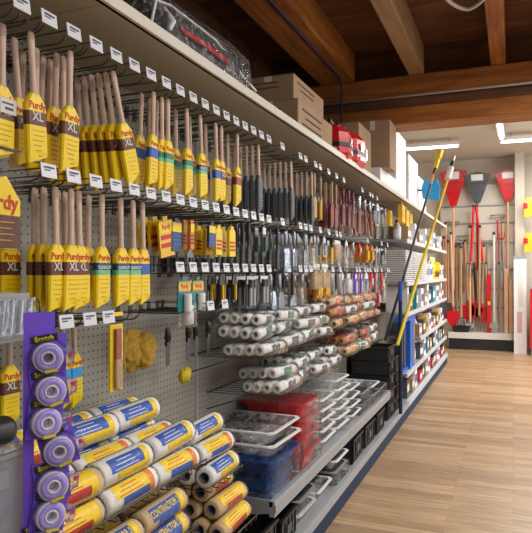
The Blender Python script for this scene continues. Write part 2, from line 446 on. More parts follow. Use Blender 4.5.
# second run of shelving with plain shelves
g2 = empty('shelving_unit', (XB, G1, 0))
tag(g2, 'far shelving run with plain grey shelves of paint supplies', 'shelving')
def gq(name, mb, mats):
    o = mb.build(name, mats, g2); o.location = (-XB, -G1, 0); return o
gq('back_panel', MB().b(XB - .03, XB, G1 + .02, G2, .1, ZT + .1), 'shelf')
SH = [.41, .67, 1.0, 1.30, 1.72]
for k in range(5): gq('upright', MB().b(XB - .05, XB + .004, G1 + .01 + k * (G2 - G1 - .03) / 4, G1 + .034 + k * (G2 - G1 - .03) / 4, 0, ZT + .12), 'steel')
for z in SH:
    if z == .67: YS = 6.95
    else: YS = G1 + .02
    gq('shelf', MB().b(XB, -.96, YS, G2, z - .02, z, 0)  .b(-.965, -.945, YS, G2, z - .035, z + .004, 1), ['steel', 'lipbright'])
gq('top_shelf', MB().b(XB, -.955, G1, G2, ZT, ZT + .018, 0).b(-.965, -.945, G1, G2, ZT, ZT + .032, 1), ['shelf', 'lip'])
gq('base_deck', MB().b(XB, -.945, G1 + .01, G2, .12, .15, 0).b(-.955, -.93, G1 + .01, G2, .10, .155, 1), ['steel', 'lipbright'])
gq('kick_plate', MB().b(-.96, -.94, G1 + .01, G2, 0, .10), 'kick')

# ------------------------------------------------------------ hooks
def mk_hook():
    t = empty('peg_hook')      # origin at the pegboard face, prong height
    MB().box((.002, 0, .008), (.004, .02, .045)).build('back_plate', 'wire', t)
    MB().pipe([(.003, 0, 0), (.25, 0, .0), (.268, 0, .006), (.275, 0, .016)], .0026, 6).build('prong', 'wire', t)
    MB().pipe([(.003, 0, .028), (.292, 0, .030), (.300, 0, .024)], .0018, 5).build('tag_arm', 'wire', t)
    pt = MB().box((.303, 0, .022), (.002, .052, .034), 0, (0, R(-8), 0)).build('price_tag', 'tag', t)
    mk = MB().box((.3050, 0, .030), (.0006, .034, .0035), 0, (0, R(-8), 0)).box((.3042, -.006, .023), (.0006, .02, .003), 0, (0, R(-8), 0)).box((.3036, .004, .014), (.0006, .026, .006), 1, (0, R(-8), 0))
    mk.build('print', ['ink', 'grey'], pt)
    return t
def mk_plain():
    t = empty('peg_hook')
    MB().box((.002, 0, .008), (.004, .02, .045)).build('back_plate', 'wire', t)
    MB().pipe([(.003, 0, 0), (.25, 0, .0), (.268, 0, .006), (.275, 0, .016)], .0026, 6).build('prong', 'wire', t)
    return t
ROWZ = {'top': 1.985, 'second': 1.62, 'third': 1.395, 'fourth': 1.255}
SP = .0889
hooks = {r: [] for r in ROWZ}
def hook(row, Y, bare=False):
    """the hook of that row near Y (in the one-inch holes), built once"""
    for q in hooks[row]:
        if abs(q - Y) < (.06 if bare else .022): return q
    q = round(Y / .0254) * .0254
    hooks[row].append(q); return q
TAGGED = {'top': 50, 'second': 49, 'third': 44, 'fourth': 0}
START = {'top': 1.07 - .0889, 'second': 1.158, 'third': 1.78, 'fourth': 0}
for _r, _n in TAGGED.items():
    for _k in range(_n): hooks[_r].append(round((START[_r] + _k * .0889) / .0254 * 2) / 2 * .0254)
for _y in (1.22, 1.31, 1.39, 2.0, 2.12): hooks['fourth'].append(_y)
_tr = random.Random(3)
TAG = {(r, q) for r in hooks for q in hooks[r] if q < 2.5 or _tr.random() < .5}
def all_hooks():
    for row in ROWZ:
        last = -9
        for i, q in enumerate(sorted(hooks[row])):
            plain = (row, q) not in TAG
            inst('hookp' if plain else 'hook', mk_plain if plain else mk_hook, (XB, q, ROWZ[row]), (0, 0, 0),
                 f'black wire hook {"without" if plain else "with white"} price tag, {nth(i + 1)} from the near end of the {row} row', 'hook', 'wire hooks on the pegboard')

# ------------------------------------------------------------ paintbrushes
def ring_box(w, t, z, y=0, x=0, ch=.3):
    a, b = w / 2, t / 2; c = min(a, b) * ch * 1.5
    return [(x + b, y + a - c, z), (x + b - c, y + a, z), (x - b + c, y + a, z), (x - b, y + a - c, z), (x - b, y - a + c, z), (x - b + c, y - a, z), (x + b - c, y - a, z), (x + b, y - a + c, z)]
def mk_brush(w=.06, bands=('brown',), word='XL', L=.305, hl=.148, ang=.02, handle='handle', body='yel', brand='Purdy', split=None, t=.02):
    def f():
        r = empty('paintbrush')
        hm = MB()
        prof = [(-.0, .006, .005), (.004, .009, .006), (-.012, .0105, .007), (-.05, .0095, .0072), (-.10, .0085, .0075), (-hl + .01, .010, .008), (-hl - .012, .016, .009)]
        rr = []
        for z, a, b in [(.006, .004, .003), (.004, .008, .0055), (-.004, .0105, .007), (-.012, .011, .0072)] + [p for p in prof[3:]]:
            rr.append([(b * math.cos(q), a * math.sin(q), z) for q in [2 * PI * i / 10 for i in range(10)]])
        hm.rings(rr[::-1]).build('handle', handle, r)
        z0, z1 = -hl + .006, -hl - .022; zb = -L
        b1 = z1 - .018; b2 = b1 - .034
        lv = [(z0, .022, t * .6, 0), (z0 - .004, .03, t * .8, 0), (z1, w, t, 0), (b1, w, t, 0)]
        ms = [0, 0, 0]
        if len(bands) == 2:
            mid = b1 - .02
            lv += [(mid, w, t, 0), (b2, w, t, 0)]; ms += [1, 2]
        else:
            lv += [(b2, w, t, 0)]; ms += [1]
        lv += [(zb + .02, w * 1.01, t * .85, 0)]; ms += [0]
        rings = [ring_box(a, b, z) for z, a, b, _ in lv]
        last = ring_box(w, t * .6, 0); rings.append([(x, y, zb + ang * (y / w)) for x, y, _ in last]); ms += [0]
        s = MB().rings(rings, ms, False).build('sleeve', [body] + list(bands), r)
        if brand: text(brand, w * .37, 'red', s, (t / 2 + .0006, 0, z1 - .004), bold=.0006)
        if word: text(word, w * (.46 if len(word) < 4 else .19), 'offwhite', s, (t / 2 + .0006, 0, b1 - .013), bold=.0004)
        pm = MB()
        for i, (a, b) in enumerate(((.7, 0), (.55, .04), (.62, 0), (.4, -.05), (.3, 0), (.2, .1))):
            pm.box((t / 2 + .0004 - .0001 * i, w * b, b2 - .012 - i * .012), (.0012, w * a, .0016))
        pm.build('fine_print', 'ochre', s)
        return r
    return f
BR = {
 'xl': (mk_brush(.066, ('brown',), 'XL'), 'yellow-sleeved paintbrush with brown band'),
 'xls': (mk_brush(.046, ('brown',), 'XL', ang=.012), 'slim yellow-sleeved paintbrush with brown band'),
 'xla': (mk_brush(.064, ('brown',), 'XL', L=.315, ang=.04), 'angled yellow-sleeved paintbrush with brown band'),
 'cc': (mk_brush(.062, ('navy', 'lgreen'), 'CLEARCUT'), 'yellow-sleeved paintbrush with navy and green band'),
 'blue': (mk_brush(.052, ('blue',), '', ang=.02), 'yellow-sleeved paintbrush with blue band'),
 'green': (mk_brush(.055, ('green', 'lgreen'), 'SPRIG', ang=.03), 'yellow-sleeved paintbrush with green band'),
 'red': (mk_brush(.055, ('dred',), '', ang=.03), 'yellow-sleeved paintbrush with dark red band'),
 'slate': (mk_brush(.055, ('slate',), '', L=.30, hl=.14, body='slate', brand='', handle='handle'), 'slate-sleeved paintbrush with bare wood handle'),
 'wred': (mk_brush(.075, ('dred',), '', L=.29, hl=.14, body='maroon', brand='', handle='handle2', t=.012), 'wide red-sleeved brush with tan wood handle'),
}
BR['green'] = (mk_brush(.055, ('green', 'lgreen'), '', ang=.03), BR['green'][1])
counts = {}
def hang(key, row, D, Y, roll=0, yaw=0, group=None, pend=None, scale=None, dz=0.0):
    """hang one thing of a kind on the hook nearest Y"""
    mk, look, cat = KINDS[key]
    Yh = hook(row, Y)
    pend_list.append((key, row, Yh, D, Yh, roll, yaw, scale, dz))
pend_list = []
def with_sticker(mk, z, w, mt='tag'):
    def f():
        r = mk(); st = MB().b(.0135, .0142, -w / 2 + .006, w / 2 + .006, z - .018, z + .018).build('price_sticker', mt, r)
        MB().box((.0145, .004, z + .006), (.0008, w * .7, .004)).box((.0145, .008, z - .006), (.0008, w * .5, .006)).build('print', 'ink', st)
        return r
    return f
BR['xst'] = (with_sticker(BR['xl'][0], -.190, .05, 'offwhite'), 'yellow-sleeved brush with pale sticker above its brown band')
BR['xst2'] = (with_sticker(BR['xl'][0], -.275, .055), 'yellow-sleeved brush with white price sticker near its end')
KINDS = {k: (v[0], v[1], 'paintbrush') for k, v in BR.items()}
def flush():
    by = {}
    for p in pend_list: by.setdefault((p[1], p[2]), []).append(p)
    for (row, k), ps in by.items():
        ks = sorted(hooks[row]); pos = ks.index(k) + 1
        ps.sort(key=lambda p: p[3])
        for i, (key, row, k, D, Yh, roll, yaw, scale, dz) in enumerate(ps):
            mk, look, cat = KINDS[key]
            where = f'on the {nth(pos)} {row}-row hook'
            if len(ps) > 1: where = ('frontmost ' if i == 0 else f'{nth(i + 1)} back ') + where
            inst(key, mk, (-D, Yh, ROWZ[row] - .006 + dz), (roll, 0, yaw), f'{look}, {where}', cat, f'{cat} stock hanging on the pegboard', scale)

def at(px, py, row):
    """distance of the hook row at the place seen in the survey photo"""
    x, y = hit_Z(px, py, ROWZ[row]); return -x, y

def hang_px(key, row, px, py, roll=0, **k):
    D, Y = at(px, py, row)
    D = min(max(D, 1.075), 1.30)
    hang(key, row, D, hit_D(px, py, D)[0], roll, **k)

# top row, near end
def hang2(key, row, px, py, rl, behind=1, **k):
    hang_px(key, row, px, py, R(rl), **k)
    D, Y = at(px, py, row); D = min(max(D, 1.075), 1.30); Y = hit_D(px, py, D)[0]
    for i in range(behind):
        if D + .045 * (i + 1) < 1.31: hang(key, row, D + .045 * (i + 1), Y, R(rl - 1.5 * (i + 1)), **k)
for px, py, key, rl, bh in [(-14, 16, 'xla', 2, 1), (1, 22, 'xst', 0, 1), (-4, 30, 'xl', 2, 1), (27, 29, 'xl', 4, 0), (17, 38, 'xls', 6, 0), (34, 46, 'xst2', 0, 1), (60, 54, 'xls', 0, 2), (70, 50, 'xl', -1, 2)]:
    hang2(key, 'top', px, py, rl, bh)
# the long fan of brushes on one hook
for i in range(9): hang('xla' if i in (0, 3, 5) else 'xl', 'top', 1.075 + i * .026, 1.47, R((17, 13, 11, 9, 7, 5, 4, 3, 2)[i]), yaw=R(-4))
for px, py, key, rl, bh in [(156, 78, 'blue', -2, 1), (161, 96, 'green', 0, 1), (150, 101, 'xls', 0, 0), (171, 98, 'green', 0, 1), (188, 103, 'green', 2, 1), (199, 112, 'cc', 4, 1), (214, 114, 'blue', 3, 1), (220, 119, 'xls', 1, 0), (238, 121, 'red', 0, 1)]:
    hang2(key, 'top', px, py, rl, bh, scale=.96)
# slate brushes further on
for Y, n in ((2.56, 7), (3.02, 8), (3.38, 5)):
    for i in range(n): hang('slate', 'top', 1.08 + i * .03, Y, R(2 - i * .6))
# second row of brushes
for px, py, key, rl, bh in [(8, 187, 'xl', 0, 2), (55, 186, 'xl', 1, 0), (45, 187, 'xls', 0, 0), (38, 188, 'xls', 0, 0), (69, 188, 'xl', 0, 1), (82, 191, 'xl', 2, 1), (105, 193, 'cc', 0, 1), (120, 197, 'cc', 1, 0), (131, 193, 'cc', 1, 1), (142, 197, 'blue', 2, 0)]:
    hang2(key, 'second', px, py, rl, bh)

# ------------------------------------------------------------ packets and small tools that hang
def mk_packet(name, w, h, t, body, front, n_stripe=0, stripe=None, blister=None, hole=True, word=None, wcol='red', top=None):
    def f():
        r = empty(name)
        m = MB().prism([(-w / 2, -.012), (-w / 2 + .006, -.004), (-.012, -.004), (-.012, .008), (.012, .008), (.012, -.004), (w / 2 - .006, -.004), (w / 2, -.012), (w / 2, -h), (-w / 2, -h)], -t / 2, t / 2)
        c = m.build('card', body, r)
        if top: MB().box((t / 2 + .0005, 0, -.022), (.001, w * .96, .03)).build('header', top, c)
        if n_stripe:
            s = MB()
            for i in range(n_stripe): s.box((t / 2 + .0006, 0, -.05 - (h - .06) * i / n_stripe), (.0012, w * .8, (h - .05) / n_stripe * .45))
            s.build('print', stripe, c)
        if front: front(r, w, h, t)
        if blister:
            bw, bh, bt, bz = blister
            MB().rings([ring_box(bw * .8, .003, bz + bh / 2 + .003, x=t / 2 + .001), ring_box(bw, bt, bz + bh / 2 - .004, x=t / 2 + bt / 2), ring_box(bw, bt, bz - bh / 2 + .004, x=t / 2 + bt / 2), ring_box(bw * .8, .003, bz - bh / 2, x=t / 2 + .001)], 0, False).build('blister', 'blister', r)
        if word: text(word, w * .26, wcol, c, (t / 2 + .0012, 0, -.022), bold=.0004)
        return r
    return f
def fr_roll(mt, rad, z0, z1):
    def f(r, w, h, t):
        MB().lathe([(.004, z0), (rad, z0 + .0), (rad * 1.02, z0 + .006), (rad * 1.02, z1 - .006), (rad, z1), (.004, z1)], 14, 0, c=(t / 2 + rad, 0, 0)).build('roller', mt, r)
    return f
def fr_bars(mt, n, bw, z0, z1, mt2=None):
    def f(r, w, h, t):
        for i in range(n):
            y = (i - (n - 1) / 2) * w * .8 / n
            MB().rings([ring_box(bw, .010, z, y=y, x=t / 2 + .006) for z in (z0, z1)], 0, False).build('blade', mt, r)
            if mt2: MB().rings([ring_box(bw * 1.5, .014, z, y=y, x=t / 2 + .008) for z in (z1, z1 + .03)], 0, False).build('grip', mt2, r)
    return f
def mk_knife(handle, blade, bw=.05, hl=.10, bl=.09, ferr='chrome', t=.014, name='putty_knife'):
    def f():
        r = empty(name)
        MB().rings([[(x, y, z) for x, y, _ in ring_box(a, b, 0)] for z, a, b in ((.006, .012, .008), (0, .020, .013), (-.03, .024, t), (-hl + .015, .019, t * .9), (-hl, .022, .011))], 0, True).build('handle', handle, r)
        MB().box((0, 0, -hl - .006), (.010, .02, .014)).build('ferrule', ferr, r)
        MB().prism([(-.011, -hl - .01), (.011, -hl - .01), (bw / 2, -hl - .045), (bw / 2, -hl - bl), (-bw / 2, -hl - bl), (-bw / 2, -hl - .045)], -.001, .001).build('blade', blade, r)
        return r
    return f
def mk_stick(hm, bm, L=.26, bw=.03, frac=.5, name='brush', cap=None, t=.014, wide=.02):
    """long handled tool: handle above, head below, in a clear sleeve"""
    def f():
        r = empty(name)
        MB().rings([ring_box(a, b, z) for z, a, b in ((.006, .010, .008), (-.004, wide, t), (-L * frac, wide * .85, t * .8))], 0, True).build('handle', hm, r)
        MB().rings([ring_box(a, b, z) for z, a, b in ((-L * frac, bw * .7, t * .9), (-L * frac - .02, bw, t), (-L, bw * 1.05, t * .7))], 0, False).build('head', bm, r)
        if cap: MB().rings([ring_box(bw * 1.15, t * 1.4, z) for z in (-L * frac + .02, -L + -.008)], 0, False).build('wrapper', cap, r)
        return r
    return f
def mk_pads(n, mt, w=.085, h=.09, name='roller_refill'):
    """bag of small rolls side by side, hung from a folded header"""
    def f():
        r = empty(name)
        MB().box((0, 0, -.018), (.004, w * .9, .036)).build('header', 'white', r)
        for i in range(n):
            y = (i - (n - 1) / 2) * w / n
            MB().lathe([(.003, -.04 - h), (w / n * .46, -.036 - h), (w / n * .48, -.05), (w / n * .40, -.042), (.003, -.04)], 12, 0, c=(0, y, 0)).build('refill', mt, r)
        MB().rings([ring_box(w * 1.06, .02 + w / n * .8, z) for z in (-.03, -.06, -.045 - h)], 0, False).build('bag', 'bag', r)
        return r
    return f

KINDS.update({
 'ypack': (mk_packet('brush_packet', .075, .105, .006, 'yel2', None, 2, 'red', top='yel', word='Purdy'), 'flat yellow packet with red print', 'packet'),
 'bpack': (mk_packet('cleaner_packet', .06, .10, .012, 'navy', None, 3, 'blue', top='yel'), 'blue packet with yellow top', 'packet'),
 'opack': (mk_packet('foam_packet', .028, .10, .014, 'orange', None, 3, 'maroon', top='yel'), 'narrow orange and yellow foam packet', 'packet'),
 'fpack': (mk_packet('foam_packet', .05, .10, .012, 'yel', None, 3, 'red'), 'yellow foam brush packet with red stripes', 'packet'),
 'teal': (mk_packet('mini_roller_packet', .075, .105, .004, 'teal', fr_roll('nap', .012, -.10, -.045), 0, None, (.05, .07, .03, -.07), top='yel2', word='Purdy'), 'teal card with yellow top holding a mini roller', 'packet'),
 'pencil': (mk_packet('marker_packet', .03, .105, .006, 'black', fr_bars('yel2', 1, .009, -.095, -.03), 0), 'black card with a yellow marking tool', 'packet'),
 'blackpack': (mk_packet('scraper_packet', .085, .13, .005, 'dgrey', fr_bars('grey', 2, .02, -.12, -.05, 'black'), 0, None, (.07, .10, .03, -.075), top='white'), 'black and white card with a scraper under plastic', 'packet'),
 'greybars': (mk_packet('comb_packet', .05, .11, .008, 'grey', fr_bars('dgrey', 2, .012, -.1, -.03), 0), 'grey card with dark combs', 'packet'),
 'greenpack': (mk_packet('tool_packet', .04, .14, .008, 'dgrey', fr_bars('green', 1, .012, -.12, -.05), 0, None, (.03, .1, .02, -.07), top='white'), 'dark card with green handled tool', 'packet'),
 'whitepack': (mk_packet('blade_packet', .055, .12, .006, 'white', fr_bars('silver', 1, .03, -.11, -.05), 1, 'blue', (.05, .08, .02, -.075)), 'white card with silver blades', 'packet'),
 'redpack': (mk_packet('blade_packet', .05, .09, .01, 'redplastic', fr_bars('white', 1, .02, -.07, -.03), 0), 'small red card packet', 'packet'),
 'purplepack': (mk_packet('tool_packet', .05, .16, .01, 'purple', fr_bars('white', 1, .02, -.14, -.06), 0, None, (.045, .12, .02, -.09), top='white'), 'purple and white card packet', 'packet'),
 'knife': (mk_knife('black', 'chrome'), 'black-handled steel putty knife', 'putty knife'),
 'bigknife': (mk_knife('black', 'silver', .085, .11, .12), 'wide steel taping knife with black handle', 'putty knife'),
 'handle': (mk_knife('black', 'black', .02, .04, .075, 'black', .018, name='scraper'), 'short black scraper handle', 'scraper'),
 'squeegee': (mk_stick('silver', 'silver', .24, .045, .4, 'squeegee', 'clear'), 'silver-blue wrapped squeegee', 'squeegee'),
 'maroonstick': (mk_stick('maroon', 'maroon', .27, .05, .45, 'stain_brush', 'clear'), 'dark red wrapped stain brush', 'stain brush'),
 'amberstick': (mk_stick('chrome', 'redbrown', .30, .035, .4, 'wire_brush', 'clear', .018, .03), 'clear-wrapped tool with rust-brown handle', 'tool'),
 'amberpack': (mk_packet('bristle_packet', .075, .12, .02, 'amber', fr_bars('yel2', 3, .012, -.1, -.04), 1, 'maroon'), 'amber packet with yellow rods', 'packet'),
 'khaki': (mk_stick('handle2', 'ochre', .26, .04, .55, 'stain_brush', 'clear'), 'tan-handled brush with ochre head', 'stain brush'),
 'tanroll': (mk_pads(3, 'tan', .14, .11), 'bag of three fluffy tan refills', 'roller refill'),
 'whiteroll': (mk_pads(2, 'nap', .09, .10), 'bag of two white roller refills', 'roller refill'),
 'miniwhite': (mk_pads(1, 'nap', .05, .075), 'bag with one white mini refill', 'roller refill'),
 'cleartool': (mk_stick('chrome', 'clear', .22, .06, .35, 'scraper', 'bag'), 'clear-wrapped silver scraper', 'scraper'),
 'blackstick': (mk_stick('black', 'black', .2, .03, .5, 'angled_brush', 'clear'), 'black-handled brush in clear wrap', 'brush'),
 'yellowbag': (mk_packet('glove_packet', .12, .14, .03, 'yel2', None, 1, 'ochre'), 'large mustard yellow packet', 'packet'),
 'blueband': (mk_brush(.055, ('skyblue',), '', ang=.02), 'yellow-sleeved paintbrush with bright blue band', 'paintbrush'),
 'brass': (mk_stick('black', 'yel2', .16, .03, .35, 'detail_brush', None), 'small brush with yellow bristles', 'brush'),
})

# near middle rows (between the second and third tags)
def row_fan(key, row, Y, n, D0=1.08, step=.03, roll=0, **k):
    wob = 7 if key in ('squeegee', 'cleartool', 'amberstick', 'khaki', 'purplepack', 'whitepack') else 1.5
    if key in ('squeegee', 'cleartool', 'maroonstick', 'amberstick') and 'scale' not in k: k['scale'] = (1.2, 1.4, .95)
    for i in range(n): hang(key, row, D0 + i * step, Y, R(roll + rnd.uniform(-wob, wob)), yaw=R(rnd.uniform(-8, 8)) if wob > 2 else 0, **k)
hang('ypack', 'second', 1.12, 1.83, R(10), scale=1.25, dz=-.03)
hang('ypack', 'second', 1.16, 1.83,  R(8), scale=1.2, dz=-.03)
hang('ypack', 'second', 1.20, 1.83,  R(8), scale=1.2, dz=-.03)
row_fan('bpack', 'second', 1.90, 2, 1.12, .02, dz=-.03, scale=1.1)
row_fan('opack', 'second', 1.99, 6, 1.10, .03, dz=-.03)
row_fan('bpack', 'second', 2.10, 1, 1.08, .02, dz=-.03, scale=.9)
row_fan('fpack', 'second', 2.19, 4, 1.09, .045, dz=-.035, scale=1.1)
row_fan('fpack', 'second', 2.28, 5, 1.08, .04, dz=-.035, scale=1.15)
row_fan('blackstick', 'second', 2.46, 7, 1.08, .03)
row_fan('greenpack', 'second', 2.64, 5, 1.08, .04)
row_fan('blackstick', 'second', 2.82, 5, 1.08, .04)
row_fan('squeegee', 'second', 3.08, 5, 1.08, .045, roll=5)
row_fan('squeegee', 'second', 3.26, 5, 1.08, .045, roll=5)
row_fan('squeegee', 'second', 2.99, 4, 1.10, .045, roll=3)
row_fan('cleartool', 'second', 3.44, 4, 1.08, .05)
row_fan('whitepack', 'second', 3.62, 5, 1.08, .04)
row_fan('brass', 'second', 3.8, 5, 1.08, .04)
row_fan('tanroll', 'second', 4.02, 2, 1.10, .07, scale=.9)
row_fan('whitepack', 'second', 4.2, 4, 1.08, .05)
row_fan('cleartool', 'second', 4.38, 4, 1.08, .05)
row_fan('redpack', 'second', 4.56, 3, 1.08, .05)
row_fan('amberpack', 'second', 4.8, 3, 1.08, .06, scale=1.15)
row_fan('amberpack', 'second', 4.98, 3, 1.08, .06, scale=1.15)
# top row beyond the slate brushes
row_fan('khaki', 'top', 3.56, 5, 1.08, .04)
row_fan('khaki', 'top', 3.42, 4, 1.08, .05)
row_fan('wred', 'top', 3.80, 3, 1.08, .04)
row_fan('wred', 'top', 3.90, 3, 1.08, .04)
row_fan('maroonstick', 'top', 4.08, 5, 1.08, .04)
row_fan('maroonstick', 'top', 4.24, 5, 1.08, .04)
row_fan('maroonstick', 'top', 4.38, 4, 1.08, .05)
row_fan('amberstick', 'top', 4.56, 4, 1.08, .05, roll=2)
row_fan('amberstick', 'top', 4.74, 4, 1.08, .05, roll=5)
row_fan('amberstick', 'top', 4.92, 4, 1.08, .05, roll=8)
row_fan('blackpack', 'top', 5.08, 3, 1.08, .06, scale=1.3)
row_fan('whitepack', 'top', 5.24, 3, 1.08, .06, scale=1.5)
row_fan('blackpack', 'top', 5.40, 3, 1.08, .06, scale=1.3)
row_fan('cleartool', 'top', 5.60, 3, 1.08, .06, scale=1.2)
row_fan('yellowbag', 'top', 5.82, 2, 1.08, .07)
row_fan('whitepack', 'second', 5.2, 4, 1.08, .05, scale=1.4)
row_fan('blackpack', 'second', 5.4, 3, 1.08, .06, scale=1.2)
row_fan('cleartool', 'second', 5.6, 3, 1.08, .06, scale=1.2)
row_fan('whitepack', 'third', 5.2, 4, 1.08, .05, scale=1.4)
row_fan('redpack', 'third', 5.4, 3, 1.08, .06, scale=1.6)
row_fan('redpack', 'fourth', 5.25, 3, 1.08, .06, scale=1.6)
row_fan('cleartool', 'third', 5.6, 3, 1.08, .06, scale=1.2)
# third row
row_fan('greybars', 'third', 1.81, 4, 1.16, .04, dz=.09, scale=(1, 1, .8))
row_fan('greybars', 'third', 2.06, 4, 1.14, .04, dz=.09, scale=(1, 1, .8))
row_fan('greybars', 'third', 2.24, 5, 1.14, .04, dz=.09, scale=(1, 1, .8))
row_fan('teal', 'third', 1.90, 1, 1.085, .05, dz=-.015, scale=1.15)
row_fan('teal', 'third', 2.00, 2, 1.085, .05, dz=-.015, scale=1.15)
row_fan('miniwhite', 'fourth', 1.92, 1, 1.085, .06, dz=.075)
row_fan('pencil', 'third', 2.20, 3, 1.09, .05, dz=-.01)
row_fan('pencil', 'third', 2.33, 3, 1.08, .05, dz=-.01)
row_fan('blackpack', 'third', 2.50, 4, 1.08, .05, scale=1.15)
row_fan('blackpack', 'third', 2.64, 4, 1.08, .05, scale=1.1)
row_fan('squeegee', 'third', 2.86, 5, 1.08, .05, roll=10)
row_fan('bigknife', 'third', 3.06, 5, 1.08, .05)
row_fan('cleartool', 'third', 3.22, 5, 1.08, .045, roll=12)
row_fan('tanroll', 'third', 3.46, 3, 1.08, .08, dz=.06)
row_fan('tanroll', 'third', 3.65, 3, 1.08, .08, dz=.06)
row_fan('amberpack', 'fourth', 3.50, 3, 1.08, .07, dz=.09, scale=(1, 1.6, .8))
row_fan('amberpack', 'fourth', 3.67, 3, 1.08, .07, dz=.09, scale=(1, 1.6, .8))
row_fan('knife', 'third', 3.9, 4, 1.08, .05)
row_fan('whitepack', 'third', 4.06, 4, 1.08, .05, scale=1.3)
row_fan('whiteroll', 'third', 4.24, 3, 1.08, .06)
row_fan('purplepack', 'third', 4.44, 4, 1.08, .05)
row_fan('purplepack', 'third', 4.62, 4, 1.08, .05)
row_fan('whitepack', 'third', 4.8, 4, 1.08, .05, scale=1.3)
row_fan('redpack', 'third', 5.0, 4, 1.08, .05, scale=1.3)
row_fan('redpack', 'fourth', 4.9, 4, 1.08, .05, scale=1.3)
# the fourth row: short black handles, purdy sleeves behind the tape strip
for i, Y in enumerate((1.86, 1.985, 2.05, 2.17)):
    hang('handle', 'fourth', 1.12, Y, R(0), dz=-.05, scale=(1, 1.15, 1.1))
for px, py, key, rl in [(8, 310, 'xl', 0), (60, 308, 'blueband', 2), (73, 305, 'blueband', 3)]:
    hang_px(key, 'fourth', px, py, R(rl), dz=.035)
flush(); all_hooks()

exec_late = []
# ------------------------------------------------------------ odd single things on the pegboard
# tall yellow packet with a wooden applicator
def lone(name, label, cat, D, px, py):
    Y, z = hit_D(px, py, D); t = empty(name, (-D, Y, z)); tag(t, label, cat); return t
t = lone('applicator_packet', 'tall yellow packet holding a tan brush, hanging under a price tag', 'packet', 1.10, 116, 312)
MB().b(-.003, .003, -.031, .031, -.235, 0, 0).build('card', ['yel'], t)
MB().b(.003, .0045, -.029, .029, -.035, -.012).build('header', 'black', t)
MB().rings([ring_box(.03, .008, z, x=.008) for z in (-.05, -.14)], 0, False).build('handle', 'redbrown', t)
MB().rings([ring_box(.032, .012, z, x=.009) for z in (-.14, -.225)], 0, False).build('bristle_head', 'handle2', t)
MB().rings([ring_box(.044, .02, z, x=.012) for z in (-.042, -.229)], 0, False).build('blister', 'blister', t)
# natural sponges
def sponge(name, mt, D, px, py, r, lab, sx=1, sz=1):
    Y, z = hit_D(px, py, D)
    import bmesh
    bm = bmesh.new(); bmesh.ops.create_icosphere(bm, subdivisions=4, radius=r)
    q = random.Random(int(px * 7))
    from mathutils import noise
    for v in bm.verts:
        nn = noise.noise(v.co * 38 + Vector((px, py, 0))) * .22 + noise.noise(v.co * 95 + Vector((0, px, 0))) * .12
        v.co *= 1 + nn; v.co.x *= .6; v.co.y *= sx; v.co.z *= sz
    me = bpy.data.meshes.new(name); bm.to_mesh(me); bm.free(); me.materials.append(M[mt])
    for p in me.polygons: p.use_smooth = True
    o = bpy.data.objects.new(name, me); C.objects.link(o); o.location = (-D, Y, z)
    return tag(o, lab, 'sponge', 'sponges on the pegboard')
sponge('sea_sponge', 'sponge', 1.28, 131, 350, .075, 'brown sea sponge against the pegboard, beside the tall yellow packet', .85, 1.0)
sponge('sea_sponge', 'sponge', 1.25, 145, 350, .062, 'brown sea sponge nearer the black handles', .85, 1.05)
sponge('yellow_sponge', 'ysponge', 1.2, 185, 375, .034, 'small yellow sponge piece below the short black handles', 1, .9)
# large near packet with yellow header, its bag and price sticker
t = lone('brush_set', 'large yellow and brown brush set in a clear bag at the near end', 'brush set', 1.02, 4, 176)
MB().prism([(-.09, -.03), (0, 0), (.0, 0), (.04, -.05), (.04, -.085), (-.09, -.085)], -.006, .006).build('header', 'yel', t)
c = MB().b(-.008, .008, -.09, .04, -.155, -.085).build('card', 'brown', t)
text('Purdy', .045, 'red', t, (.0072, -.02, -.058), bold=.001)
mm = MB()
for i in range(4): mm.box((.0085, -.02, -.10 - i * .013), (.001, .08 - .015 * (i % 2), .002))
mm.build('fine_print', 'ochre', c)
MB().rings([ring_box(.14, .03, z, y=-.025) for z in (.06, -.16)], 0, False).build('bag', 'blister', t)
